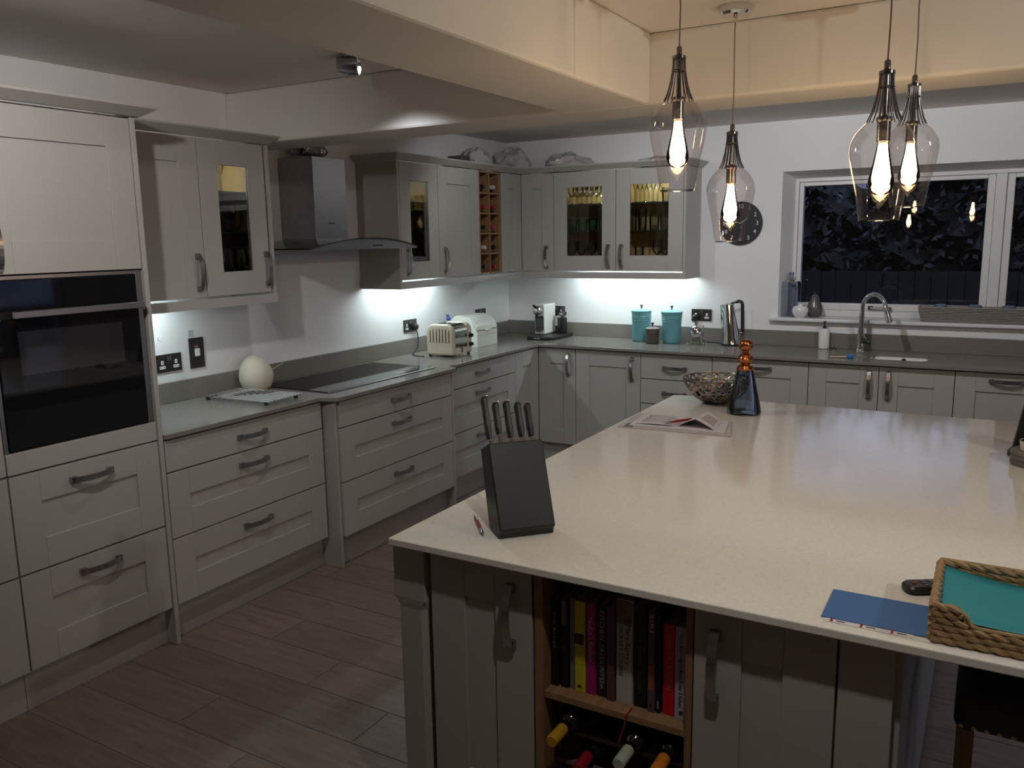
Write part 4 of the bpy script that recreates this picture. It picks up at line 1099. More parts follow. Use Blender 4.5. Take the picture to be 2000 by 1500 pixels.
pb.v += [(3.078 - .012, -.004, ZS + .098), (3.85 + .012, -.004, ZS + .098), (3.85 + .012, .104, ZS + .098), (3.078 - .012, .104, ZS + .098)]
pb.v += [(3.088, .008, ZS + .02), (3.84, .008, ZS + .02), (3.84, .092, ZS + .02), (3.088, .092, ZS + .02)]
pb.f = [(3, 2, 1, 0)] + [(k, (k + 1) % 4, 4 + (k + 1) % 4, 4 + k) for k in range(4)] + [(4 + k, 4 + (k + 1) % 4, 8 + (k + 1) % 4, 8 + k) for k in range(4)] + [(8 + k, 8 + (k + 1) % 4, 12 + (k + 1) % 4, 12 + k) for k in range(4)] + [(12, 13, 14, 15)]
build('trough', pb, GREYWASH, t)
for k in range(9):
    z = ZS + .012 + .010 * k; e = .022 * (z - ZS) / .098
    build('woven_strand', MB().tube([(3.078 - e - .001, -.012 * (z - ZS) / .098 - .0015, z), (3.85 + e, -.012 * (z - ZS) / .098 - .0015, z)], .0042, 6), GREYWASH, t, smooth=True)
for x, s in ((3.183, 'first'), (3.378, 'second'), (3.562, 'third')):
    single('candle', MB().lathe([(0, ZS + .0215), (.036, ZS + .0215), (.039, ZS + .098), (.036, ZS + .108), (.026, ZS + .112), (0, ZS + .112)], (x, .05, 0), 24, cap=False), BLUEGREY, 'blue-grey candle standing in the wicker trough, %s from the left' % s, 'candle', (x, .05, ZS + .0215), 'candles in the trough', smooth=True)

# wall clock
t = thing('wall_clock', 'round black wall clock with white numerals behind a pendant lamp', 'clock', (1.90, -.012, 1.757))
build('clock_disc', MB().lathe([(.0, -.0015), (.148, -.0015), (.151, -.008), (.149, -.018), (0, -.018)], (1.90, 0, 1.757), 56, 'y', cap=False), pm('black_clock_face', (.018, .018, .024), .45), t, smooth=True)
for h in range(1, 13):
    a = math.radians(90 - 30 * h)
    text_part('numeral', str(h), .040, t, (1.90 + .116 * math.cos(a), -.0186, 1.757 + .116 * math.sin(a)), (1, 0, 0), (0, 0, 1), WHITEPLASTIC)
for a, L, w in ((math.radians(35), .06, .005), (math.radians(160), .09, .0035)):
    build('hand', MB().tube([(1.90, -.0205, 1.757), (1.90 + L * math.cos(a), -.0205, 1.757 + L * math.sin(a))], w * .5, 6), WHITEPLASTIC, t)

# spotlights on the ceiling (one shows beside the beam, the others are above the beams' edges)
def spotlight(x, y, label, aim, watts, col, deg=125, blend=.6):
    t = thing('ceiling_spotlight', label, 'spotlight', (x, y, ZC - .001), 'ceiling spotlights', world=False)
    d = (Vector(aim) - Vector((x, y, ZC - .05))); t.rotation_euler = (0, 0, math.atan2(d.y, d.x))
    build('rose', MB().lathe([(.045, .0005), (.045, -.010), (.03, -.016)], (0, 0, 0), 24), STEEL, t, smooth=True)
    build('lamp_head', MB().lathe([(.012, -.055), (.030, -.05), (.042, -.005), (.044, .035), (.038, .037), (.034, .025), (0, .023)], (0, 0, -.036), 24, 'x', cap=False), STEEL, t, smooth=True)
    build('stem', MB().tube([(-.024, 0, -.05), (-.028, 0, -.075)], .007, 10), STEEL, t, smooth=True)
    if watts:
        l = bpy.data.lights.new('spot_lamp', 'SPOT'); l.energy = watts; l.color = col; l.spot_size = math.radians(deg); l.spot_blend = blend; l.shadow_soft_size = .035
        o = bpy.data.objects.new('spot_lamp', l); COL.objects.link(o); o.parent = t
        o.location = (.045, 0, -.04)
        dl = Vector((math.hypot(d.x, d.y), 0, d.z)).normalized()
        o.rotation_euler = dl.to_track_quat('-Z', 'Y').to_euler()
    return t
SPOTC = (1.0, .93, .93)
spotlight(1.125, -3.19, 'small brushed-steel spotlight on the ceiling above the hob, beside the beam', (1.2, -3.15, 0.0), *SPOTS['hob'])
spotlight(2.30, -1.95, 'brushed-steel ceiling spotlight behind the cross beam, facing the window wall', (2.5, 0, 1.2), *SPOTS['window'])
spotlight(3.75, -1.95, 'brushed-steel ceiling spotlight behind the cross beam, facing the right of the window', (3.6, 0, 1.2), *SPOTS['window_right'])
spotlight(1.20, -1.70, 'brushed-steel ceiling spotlight behind the cross beam, facing the corner cabinets', (.6, -.5, 1.2), *SPOTS['corner'])
spotlight(1.65, -4.95, 'brushed-steel ceiling spotlight turned to the oven housing, hidden by the long beam', (.575, -4.15, 1.75), *SPOTS['oven'], 95, 1.0)
spotlight(3.2, -4.97, 'brushed-steel ceiling spotlight above the near edge of the island', (3.2, -4.9, 0.0), *SPOTS['island'])
spotlight(5.2, -4.2, 'brushed-steel ceiling spotlight at the right of the room, facing the island', (2.6, -3.6, 0.9), *SPOTS['right'])

# ------------------------------------------------------------------ kitchen island
IX0, IX1, IY0, IY1 = 2.152, 4.05, -4.342, -2.088
def chamf(x0, x1, y0, y1, c):
    return [(x0, y0), (x1, y0), (x1, y1), (x0 + c, y1), (x0, y1 - c * .6)]
single('island_worktop', MB().prism(chamf(IX0, IX1, IY0, IY1, .03), .8905, .9105), ISLAND_Q, 'large cream speckled stone top of the kitchen island', 'worktop', (3.1, -3.2, .89), bevel=.003)
YF = -4.29
t = thing('island_cabinet', 'grey single-door island cabinet with a corner post, left of the cookbooks', 'cabinet', (2.35, -4.0, 0), 'island cabinets')
build('carcass', MB().box(2.236, 2.5555, YF + .021, -3.75, .155, .889), PAINT, t)
front(t, 'B', YF, 2.247, 2.5535, .168, .882, h=(2.495, .748, 'v'))
# turned/chamfered corner post
pm_ = MB()
def sq(cx, cy, h, c, z): return [(cx - h, cy - h + c, z), (cx - h + c, cy - h, z), (cx + h - c, cy - h, z), (cx + h, cy - h + c, z), (cx + h, cy + h - c, z), (cx + h - c, cy + h, z), (cx - h + c, cy + h, z), (cx - h, cy + h - c, z)]
lv = [(0.0, .051, .002), (.12, .051, .002), (.135, .049, .011), (.15, .046, .013), (.70, .046, .013), (.715, .049, .011), (.73, .051, .002), (.8895, .051, .002)]
for z, h, c in lv: pm_.v += sq(2.181, -4.246, h, c, z)
for j in range(len(lv) - 1):
    for k in range(8): pm_.f.append((8 * j + k, 8 * j + (k + 1) % 8, 8 * j + 8 + (k + 1) % 8, 8 * j + 8 + k))
pm_.f.append(tuple(range(7, -1, -1))); pm_.f.append(tuple(8 * (len(lv) - 1) + k for k in range(8)))
build('corner_post', pm_, PAINT, t, bevel=.001)
build('plinth', MB().box(2.236, 2.556, -4.24, -4.22, 0, .152), PAINT, t)
build('side_panel', MB().box(2.215, 2.235, -4.19, IY1 - .06 - .02, 0, .8895).box(2.2352, 3.36, IY1 - .10, IY1 - .08, 0, .8895), PAINT, t, bevel=.001)
bk = thing('island_bookcase', 'open oak bookcase in the island holding cookbooks above wine bottles', 'bookcase', (2.76, -4.1, 0))
b = MB(); b.box(2.5575, 2.582, -4.288, -3.85, .155, .889); build('side_board', b, OAK, bk, bevel=.001)
b = MB(); b.box(2.944, 2.9605, -4.288, -3.85, .155, .889); build('side_board', b, OAK, bk, bevel=.001)
build('back_board', MB().box(2.5825, 2.9435, -3.862, -3.85, .155, .889), OAK, bk)
build('shelf', MB().box(2.5825, 2.9435, -4.284, -3.8625, .547, .5645), OAKH, bk, bevel=.001)
build('shelf', MB().box(2.5825, 2.9435, -4.284, -3.8625, .155, .173), OAKH, bk, bevel=.001)
build('top_board', MB().box(2.5825, 2.9435, -4.284, -3.8625, .872, .889), OAKH, bk)
build('plinth', MB().box(2.558, 2.960, -4.24, -4.22, 0, .152), PAINT, bk)
t = thing('island_cabinet', 'grey single-door island cabinet right of the cookbooks', 'cabinet', (3.12, -4.0, 0), 'island cabinets')
build('carcass', MB().box(2.962, 3.364, YF + .021, -3.75, .155, .889), PAINT, t)
front(t, 'B', YF, 2.9625, 3.263, .168, .882, h=(3.012, .744, 'v'))
build('filler_panel', MB().box(3.2665, 3.37, YF, YF + .020, .0, .889), PAINT, t, bevel=.0015)
build('end_panel', MB().box(3.3645, 3.3845, YF + .0205, -2.2, 0, .889), PAINT, t, bevel=.001)
build('plinth', MB().box(2.962, 3.264, -4.24, -4.22, 0, .152), PAINT, t)
t = thing('support_post', 'square grey support post under the far right of the island top', 'post', (3.98, -4.25, 0))
build('post', MB().box(3.93, 4.02, -4.30, -4.21, 0, .8895), PAINT, t, bevel=.004)
build('post', MB().box(3.93, 4.02, -2.23, -2.14, 0, .8895), PAINT, t, bevel=.004)

# cookbooks: x0, x1, height, colour
ZBK = .5650
books = [
 (2.5835, 2.6035, .230, (12, 12, 13), 'black slim cookbook with white lettering at the left end of the row', [('THE BAKER', .010, (190, 185, 175), .15, .10)]),
 (2.6085, 2.6310, .238, (14, 13, 14), 'black cookbook with a pale picture on its spine, second from left', []),
 (2.6325, 2.6475, .242, (120, 118, 128), 'thin pale grey cookbook just left of the yellow one', []),
 (2.6490, 2.6775, .240, (196, 182, 40), 'yellow cookbook with a dark badge on the spine', []),
 (2.6790, 2.7040, .240, (160, 24, 110), 'magenta pink cookbook in the bookcase row', [("Nadiya's Kitchen", .017, (215, 175, 205), .145, .115)]),
 (2.7060, 2.7330, .241, (28, 26, 30), 'dark charcoal cookbook with white capitals right of the pink one', [('KITCHEN  FAVOURITES', .016, (170, 165, 165), .13, .19)]),
 (2.7350, 2.7560, .243, (88, 62, 60), 'brown-mauve cookbook between the charcoal and the thick white ones', []),
 (2.7580, 2.8010, .268, (176, 172, 172), 'thick white cookbook with a photograph at the top of its spine', [("Mary Berry's", .018, (70, 66, 68), .155, .10), ('COOKERY COURSE', .014, (88, 84, 86), .14, .14)]),
 (2.8030, 2.8370, .262, (12, 12, 11), 'thick black cookbook with gold lettering and a red ribbon', [('The Silver Spoon', .018, (74, 62, 22), .12, .17)]),
 (2.8400, 2.8580, .256, (92, 68, 84), 'mauve cookbook with an orange band low on its spine', [('SIRI', .014, (190, 175, 180), .225, .045)]),
 (2.8595, 2.8720, .252, (13, 11, 13), 'very thin black cookbook left of the red one', []),
 (2.8745, 2.9045, .228, (190, 16, 22), 'bright red cookbook near the right end of the row', [('NIGELLA LAWSON', .018, (222, 110, 100), .135, .14)]),
 (2.9065, 2.9360, .232, (165, 162, 172), 'white cookbook with black lettering at the right end of the row', [("Tom Kerridge's Best Ever Dishes", .013, (40, 36, 48), .125, .185)]),
]
PAGES = pm('book_pages', (.55, .50, .42), .8, var=.1, scale=60)
for i, (x0, x1, h, col, lab, txt) in enumerate(books):
    y0, y1 = -4.250 + (i % 3) * .004, -4.06
    t = thing('cookbook', lab, 'book', ((x0 + x1) / 2, -4.15, ZBK), 'cookbooks in the island bookcase')
    mt = pm('cover_%d' % i, lin(col), .4, var=.05, scale=30)
    cv = MB(); c = .0018
    cv.prism([(x0, y1), (x0, y0 + .003), (x0 + .002, y0), (x1 - .002, y0), (x1, y0 + .003), (x1, y1), (x1 - c, y1), (x1 - c, y0 + c + .001), (x0 + c, y0 + c + .001), (x0 + c, y1)], ZBK + .0003, ZBK + h)
    cb = build('cover', cv, mt, t)
    build('pages', MB().box(x0 + c + .0002, x1 - c - .0002, y0 + .004, y1 - .003, ZBK + .003, ZBK + h - .004), PAGES, t)
    nl = len(txt)
    for j, (s, size, tcol, zc, ln) in enumerate(txt):
        xo = (x0 + x1) / 2 + ((.5 - j) * .017 if nl == 2 else 0)
        text_part('spine_title', s, size, cb, (xo, y0 - .0004, ZBK + zc), (0, 0, -1), (1, 0, 0), pm('ink_%d_%d' % (i, j), lin(tcol), .5), thick=.0002, squash=ln)
    def patch(nm, za, zb, rgb, xa=0, xb=0):
        build(nm, MB().box(x0 + .0022 + xa, x1 - .0022 - xb, y0 - .0006, y0 - .0001, ZBK + za, ZBK + zb), pm(nm + '_%d' % i, lin(rgb), .5, var=.3, scale=60), cb)
    if i == 1: patch('spine_picture', .165, .232, (120, 104, 96), .002, .004); patch('spine_motif', .09, .115, (80, 64, 48), .004, .006)
    if i == 3: patch('spine_badge', .128, .156, (40, 32, 22)); patch('spine_logo', .012, .02, (60, 56, 20), .007, .007)
    if i == 5: patch('spine_logo', .022, .040, (120, 116, 120), .008, .008)
    if i == 7: patch('spine_picture', .205, .266, (104, 88, 86))
    if i == 9: patch('spine_band', .055, .120, (140, 84, 48)); patch('spine_logo', .012, .022, (40, 28, 40), .004, .004)
    if i == 10: patch('spine_logo', .012, .03, (140, 136, 140), .002, .002)
    if i == 12: patch('spine_logo', .014, .024, (50, 44, 52), .010, .006)
    if i == 8: build('ribbon', MB().tube([(2.806, -4.262, ZBK + .004), (2.803, -4.290, ZBK - .001), (2.800, -4.294, ZBK - .03), (2.792, -4.297, ZBK - .055), (2.789, -4.298, ZBK - .07)], .0022, 6), REDP, cb)

# wine rack in the island with four bottles showing
rk = thing('bottle_rack', 'dark wooden bottle rack inside the island bookcase below the books', 'wine rack', (2.76, -4.1, .1735))
GREYW = pm('grey_wood_slat', (.10, .085, .075), .6, var=.2, stretch=(1, 8, 8))
for z in (.255, .345, .435):
    for y in (-4.235, -3.99): build('slat', MB().box(2.586, 2.940, y, y + .016, z, z + .012), GREYW, rk, bevel=.001)
for x in (2.586, 2.930):
    for y in (-4.218, -3.973): build('upright', MB().box(x, x + .010, y, y + .012, .1740, .530), GREYW, rk)
for x, z, cap, ext, lab in ((2.640, .4478, 'yellow', .0, 'gold-capped dark wine bottle lying at the left of the island rack'),
                            (2.815, .4478, 'green', .005, 'pale-green-capped wine bottle lying in the middle of the island rack'),
                            (2.900, .4478, 'orange', -.005, 'orange-capped wine bottle lying at the right of the island rack'),
                            (2.685, .3578, 'red', -.05, 'red-capped wine bottle one row below the gold-capped one')):
    wine_bottle((x, -4.06 - ext, z + .0375), cap, lab, rotz=-PI / 2, group='wine bottles in the island')

# ------------------------------------------------------------------ on the island
ZI = .9108
# knife block: local frame, front face towards -y of its own frame
t = thing('knife_block', 'slanted black wooden knife block at the near corner of the island', 'knife block', (2.479, -4.172, ZI), world=False)
ang = math.atan2(.113, .106); t.rotation_euler = (0, 0, ang)
prof_ = [(.012, 0), (.012, .012), (-.002, .026), (.098, .236), (.180, .202), (.165, .160), (.105, 0)]   # (depth away, height)
kbk = build('block', MB().prism(prof_, -.076, .076, lambda a, b, c: (c, a, b)), BLACKWOOD, t, bevel=.004)
axd = Vector((0, .100, .210)).normalized()
for i, (x, dpt, ln, kind) in enumerate(((-.066, .018, .132, 0), (-.036, .022, .114, 1), (-.005, .022, .116, 0), (.026, .022, .110, 0), (.056, .030, .108, 2))):
    base_ = Vector((x, .098 + dpt, .236 - dpt * .415 + .001)) 
    kn = thing('kitchen_knife', ('steel-riveted knife at the far left of the knife block, its handle the tallest', 'second knife from the left in the knife block, long bolster', 'middle knife in the knife block', 'fourth knife from the left in the knife block', 'knife at the far right of the knife block, all-black handle')[i], 'knife', (2.479, -4.172, ZI), 'knives in the block', world=False)
    kn.rotation_euler = (0, 0, ang)
    hw, hd_ = .0075, .0125
    side = Vector((1, 0, 0)); out = side.cross(axd).normalized()
    def pt(s, a, d): return tuple(base_ + axd * s + side * a + out * d)
    bol = .024 if kind == 1 else .012
    m = MB().box(-.006, .006, -.010, .010, -.01, bol, lambda a, d, s: pt(s, a, d)); build('bolster', m, CHROME, kn, bevel=.002)
    m = MB(); rows = [(bol + .0005, .8), (ln * .35, 1.0), (ln * .7, .92), (ln - .006, 1.05)]
    for s, f in rows: m.v += [pt(s, -hw * f, -hd_ * f), pt(s, hw * f, -hd_ * f), pt(s, hw * f, hd_ * f), pt(s, -hw * f, hd_ * f)]
    for j in range(3):
        for k in range(4): m.f.append((4 * j + k, 4 * j + (k + 1) % 4, 4 * j + 4 + (k + 1) % 4, 4 * j + 4 + k))
    m.f += [(3, 2, 1, 0), (12, 13, 14, 15)]
    build('handle', m, BLACK, kn, bevel=.003)
    build('end_cap', MB().box(-hw * 1.05, hw * 1.05, -hd_ * 1.05, hd_ * 1.05, ln - .0055, ln, lambda a, d, s: pt(s, a, d)), CHROME, kn, bevel=.002)
    if kind != 2: build('tang', MB().box(-.0014, .0014, -hd_ * 1.09, hd_ * 1.09, bol, ln - .007, lambda a, d, s: pt(s, a, d)), CHROME, kn)
def pen(loc, rz, label, ln=.14):
    t = thing('ballpoint_pen', label, 'pen', loc, 'pens', world=False); t.rotation_euler = (0, 0, rz)
    build('barrel', MB().lathe([(.0045, -.05), (.0052, -.02), (.0052, .05), (.004, .062)], (0, 0, .0054), 12, 'x'), REDP, t, smooth=True)
    build('grip', MB().lathe([(.0052, -.0502), (.0050, -.072), (.0018, -.084), (0, -.086)], (0, 0, .0054), 12, 'x'), STEEL, t, smooth=True)
    build('clicker', MB().lathe([(.003, .0622), (.003, .072), (0, .073)], (0, 0, .0054), 10, 'x'), WHITEPLASTIC, t, smooth=True)
    build('clip', MB().box(.015, .06, -.002, .002, .0106, .0124), WHITEPLASTIC, t)
    return t
pen((2.312, -4.150, ZI), math.radians(-50 + 180), 'red ballpoint pen lying on the island left of the knife block')

# papers
t = thing('newspaper', 'folded newspaper lying at the far left of the island top', 'newspaper', (2.40, -2.75, ZI))
q = [(2.185, -2.880), (2.165, -2.600), (2.575, -2.590), (2.640, -2.850)]
build('sheets', MB().prism(q, ZI + .0003, ZI + .004), NEWS, t)
q2 = [(2.22, -2.845), (2.20, -2.605), (2.565, -2.598), (2.610, -2.820)]
up_ = build('upper_sheets', MB().prism(q2, ZI + .0042, ZI + .007), PAPER, t)
build('printed_block', MB().prism([(2.205, -2.872), (2.200, -2.80), (2.235, -2.80), (2.245, -2.872)], ZI + .0040, ZI + .0043), pm('green_print', (.14, .18, .16), .7), t)
def sheet(name, label, pts, lift, thick=.0008):
    # pts: 4 corners (a,b along u; d,c), lift(u,v)
    A, B, C_, D = [Vector((x, y, 0)) for x, y in pts]
    m = MB()
    def f(u, v):
        p = (A * (1 - u) + B * u) * (1 - v) + (D * (1 - u) + C_ * u) * v
        return (p.x, p.y, ZI + .0076 + lift(u, v))
    m.grid(f, 18, 4)
    c = A.lerp(C_, .5)
    o = single(name, m, PAPER, label, 'paper', (c.x, c.y, ZI + .0075), 'loose letters'); s = o.modifiers.new('thick', 'SOLIDIFY'); s.thickness = thick
    return o, f
o, f1 = sheet('letter', 'white printed letter lying flat on the newspaper, left of the pen', [(2.235, -2.815), (2.395, -2.800), (2.395, -2.625), (2.215, -2.610)], lambda u, v: .004 * math.sin(u * 3) + .001)
for k in range(6):
    v = .18 + .12 * k
    a, b_ = Vector(f1(.12, v)), Vector(f1(.75 if k % 2 else .86, v))
    build('text_line', MB().tube([a + Vector((0, 0, .0012)), a.lerp(b_, .5) + Vector((0, 0, .0016)), b_ + Vector((0, 0, .0012))], .0012, 4), INK, o)
o, f2 = sheet('letter', 'white folded letter standing up like a tent on the newspaper', [(2.405, -2.790), (2.560, -2.795), (2.545, -2.625), (2.420, -2.615)], lambda u, v: .036 * (1 - abs(2 * u - 1) ** 1.2) + .0006)
for k in range(5):
    v = .25 + .12 * k
    build('text_line', MB().tube([Vector(f2(u, v)) + Vector((0, 0, .0014)) for u in (.58, .7, .82, .92)], .0012, 4), INK, o)
pen((2.402, -2.740, ZI + .0152), math.radians(60), 'red pen lying across the letters on the newspaper')

# lattice bowl
t = thing('lattice_bowl', 'dark silver openwork lattice bowl at the far end of the island', 'bowl', (2.395, -2.200, ZI))
cx, cy = 2.395, -2.200
bm = bmesh.new(); rnd = random.Random(4)
prof_b = [(.045, .004), (.075, .016), (.103, .036), (.127, .060), (.145, .086), (.156, .118)]
N = 22; rings = []
for j, (r, z) in enumerate(prof_b):
    ring = []
    for k in range(N):
        a = 2 * PI * (k + .5 * (j % 2)) / N
        jit = 0 if j in (0, 5) else 1
        a += jit * rnd.uniform(-.09, .09); rr = r + jit * rnd.uniform(-.004, .004); zz = z + jit * rnd.uniform(-.007, .007)
        ring.append(bm.verts.new((rr * math.cos(a), rr * math.sin(a), zz)))
    rings.append(ring)
for j in range(5):
    for k in range(N):
        k2 = (k + 1) % N
        A, B, C_, D = rings[j][k], rings[j][k2], rings[j + 1][k2], rings[j + 1][k]
        if j % 2 == 0: bm.faces.new((A, B, D)); bm.faces.new((B, C_, D))
        else: bm.faces.new((A, B, C_)); bm.faces.new((A, C_, D))
ed_ = [e for e in bm.edges if len(e.link_faces) == 2]
rnd.shuffle(ed_); used = set(); kill = []
for e in ed_:
    fs = [f.index for f in e.link_faces]; fi = tuple(id(f) for f in e.link_faces)
    if all(used_count < 2 for used_count in [sum(1 for u in used if u[0] == q) for q in fi]) and len(kill) < 95:
        kill.append(e)
        for q in fi: used.add((q, id(e)))
bmesh.ops.dissolve_edges(bm, edges=kill, use_verts=False)
me = bpy.data.meshes.new('lattice'); bm.to_mesh(me); bm.free(); me.materials.append(LATTICE)
o = bpy.data.objects.new('lattice', me); COL.objects.link(o); o.parent = t
w = o.modifiers.new('wire', 'WIREFRAME'); w.thickness = .0075; w.use_even_offset = False; w.use_boundary = True
s = o.modifiers.new('sub', 'SUBSURF'); s.levels = 1; s.render_levels = 1
build('base_disc', MB().lathe([(0, ZI + .0004), (.046, ZI + .0006), (.050, ZI + .007), (0, ZI + .006)], (cx, cy, 0), 28, cap=False), LATTICE, t, smooth=True)
POT = pm('blue_potpourri', (.03, .035, .075), .6, var=.4, scale=30)
k = 0
for j in range(14):
    a = j * 2.4; r = .018 + .019 * math.sqrt(j)
    rad = .020 + .006 * ((j * 7) % 3) / 2
    zz = ZI + .012 + rad + max(0, r - .05) * .55
    single('decor_ball', MB().lathe([(rad * math.sin(PI * q / 10), -rad * math.cos(PI * q / 10)) for q in range(11)], (cx + r * math.cos(a), cy + r * math.sin(a), zz), 14, cap=False), POT, 'dark blue decorative ball inside the lattice bowl', 'ball', (cx + r * math.cos(a), cy + r * math.sin(a), zz), 'balls in the lattice bowl', smooth=True)

# glass bottle with copper stopper
t = thing('decanter', 'conical bluish glass decanter with a copper ball stopper on the island', 'decanter', (2.570, -2.385, ZI))
cx, cy = 2.570, -2.385
build('glass_body', MB().lathe([(0, ZI + .0005), (.066, ZI + .0005), (.073, ZI + .006), (.072, ZI + .02), (.036, ZI + .190), (.0335, ZI + .190), (.0685, ZI + .022), (.066, ZI + .012), (0, ZI + .010)], (cx, cy, 0), 36, cap=False), VASEGLASS, t, smooth=True)
z = ZI + .1905
build('stopper', MB().lathe([(0, z), (.034, z), (.038, z + .008), (.033, z + .020), (.019, z + .026), (.021, z + .030), (.031, z + .040), (.035, z + .051), (.031, z + .063), (.018, z + .072), (.0125, z + .079), (.014, z + .084), (.026, z + .092), (.032, z + .107), (.029, z + .122), (.018, z + .133), (0, z + .137)], (cx, cy, 0), 32, cap=False), COPPER, t, smooth=True)

# holder, coasters and cup at the right edge
t = thing('tapered_holder', 'black tapered stand with an amber ball on top at the right frame edge', 'stand', (3.655, -2.66, ZI))
hm = MB()
for z, x0, x1, y0, y1 in ((ZI + .0005, 3.560, 3.74, -2.70, -2.62), (ZI + .02, 3.575, 3.74, -2.69, -2.63), (ZI + .21, 3.605, 3.72, -2.68, -2.64)):
    hm.v += [(x0, y0, z), (x1, y0, z), (x1, y1, z), (x0, y1, z)]
for j in range(2):
    for k in range(4): hm.f.append((4 * j + k, 4 * j + (k + 1) % 4, 4 * j + 4 + (k + 1) % 4, 4 * j + 4 + k))
hm.f += [(3, 2, 1, 0), (8, 9, 10, 11)]
build('stand_body', hm, BLACK, t, bevel=.004)
build('amber_ball', MB().lathe([(.026 * math.sin(PI * q / 12), ZI + .2365 - .026 * math.cos(PI * q / 12)) for q in range(13)], (3.632, -2.66, 0), 20, cap=False), pm('amber_resin', (.40, .16, .05), .35), t, smooth=True)
for k in range(3):
    single('coaster', MB().lathe([(0, ZI + .0004 + .0165 * k), (.068, ZI + .0004 + .0165 * k), (.072, ZI + .005 + .0165 * k), (.072, ZI + .012 + .0165 * k), (.068, ZI + .0165 + .0165 * k), (0, ZI + .0165 + .0165 * k)], (3.640, -2.795, 0), 36, cap=False),
           pm('grey_coaster_%d' % k, (.15 + .02 * k, .145 + .02 * k, .14 + .02 * k), .5), ('bottom', 'middle', 'top')[k] + ' round grey coaster of the stack at the right frame edge', 'coaster', (3.640, -2.795, ZI + .0165 * k), 'stack of coasters', smooth=True)
t = thing('tealight_cup', 'white cup with a dark rim standing on the grey coasters', 'cup', (3.645, -2.795, ZI + .0502))
build('cup_body', MB().lathe([(0, ZI + .0504), (.050, ZI + .0504), (.053, ZI + .08), (.050, ZI + .08), (.047, ZI + .056), (0, ZI + .056)], (3.645, -2.795, 0), 32, cap=False), CERAMIC, t, smooth=True)
build('dark_filling', MB().lathe([(0, ZI + .0565), (.0465, ZI + .0565), (.049, ZI + .0795), (0, ZI + .081)], (3.645, -2.795, 0), 32, cap=False), BLACK, t, smooth=True)

# blue card, price slip, remote, paper basket
single('blue_card', MB().box(3.228, 3.437, -4.296, -4.146, ZI + .0012, ZI + .0022), BLUECARD, 'flat blue card lying on the near edge of the island', 'card', (3.33, -4.22, ZI))
t = thing('printed_slip', 'thin white printed slip peeping out under the blue card', 'paper', (3.33, -4.3, ZI))
build('slip', MB().box(3.236, 3.40, -4.312, -4.20, ZI + .0002, ZI + .0008), PAPER, t)
for k in range(3): build('red_mark', MB().box(3.247 + .056 * k, 3.252 + .056 * k, -4.3105, -4.2965, ZI + .0009, ZI + .0011), REDP, t)
for k in range(3): build('text_line', MB().box(3.258 + .056 * k, 3.275 + .056 * k, -4.306, -4.300, ZI + .0009, ZI + .0011), INK, t)
t = thing('remote_control', 'black remote control poking out behind the wicker paper basket', 'remote', (3.43, -4.045, ZI), world=False)
t.rotation_euler = (0, 0, math.radians(32))
def rem(z, e): return [(x, y, z) for x, y in rounded(-.08 + e, .08 - e, -.024 + e, .024 - e, .018 - e * .5, 5)]
rmm = MB(); L = [(.0005, .005), (.006, 0), (.014, 0), (.019, .004)]
for z, e in L: rmm.v += rem(z, e)
n = len(rem(0, 0))
for j in range(3):
    for k in range(n): rmm.f.append((j * n + k, j * n + (k + 1) % n, (j + 1) * n + (k + 1) % n, (j + 1) * n + k))
rmm.f += [tuple(range(n - 1, -1, -1)), tuple(3 * n + k for k in range(n))]
build('remote_body', rmm, BLACK, t, smooth=True)
GREYB = pm('grey_button', (.16, .16, .17), .5)
for i in range(6):
    for j in range(3):
        build('button', MB().box(-.040 + .019 * i, -.031 + .019 * i, -.014 + .011 * j, -.008 + .011 * j, .0191, .0208), GREYB, t, bevel=.001)
build('power_button', MB().lathe([(.0045, .0191), (.004, .0212), (0, .0214)], (-.058, .0, 0), 14), REDP, t)

# woven paper basket
bx0, bx1, by0, by1 = 3.430, 3.760, -4.307, -4.062
t = thing('paper_basket', 'woven water-hyacinth letter tray at the right edge of the island', 'basket', (3.6, -4.18, ZI))
def braid(name, p0, p1, z, r, ph, nst=None):
    a = Vector((p0[0], p0[1], z)); b = Vector((p1[0], p1[1], z)); Ld = (b - a).length; d = (b - a).normalized(); s = Vector((-d.y, d.x, 0))
    nst = nst or max(2, int(Ld / .026))
    for st in range(2):
        pts = []; rad = []
        K = nst * 6
        for k in range(K + 1):
            u = k / K; th = u * nst * PI + st * PI + ph
            pts.append(a + d * Ld * u + s * (.0035 * math.cos(th)) + Vector((0, 0, .0036 * math.sin(th)))); rad.append(r * (.82 + .25 * abs(math.sin(th * .5 + .6))))
        build(name, MB().tube(pts, rad, 7), WICKER, t, smooth=True)
build('tray_base', MB().box(bx0 + .003, bx1 - .003, by0 + .003, by1 - .003, ZI + .0005, ZI + .006), WICKER, t)
build('tray_wall', MB().box(bx0 + .003, bx1 - .003, by0 + .003, by0 + .007, ZI + .006, ZI + .034).box(bx0 + .003, bx1 - .003, by1 - .007, by1 - .003, ZI + .006, ZI + .062).box(bx0 + .003, bx0 + .007, by0 + .007, by1 - .007, ZI + .006, ZI + .062).box(bx1 - .007, bx1 - .003, by0 + .007, by1 - .007, ZI + .006, ZI + .062), WICKER, t)
zz = [ZI + .009 + .0125 * k for k in range(6)]
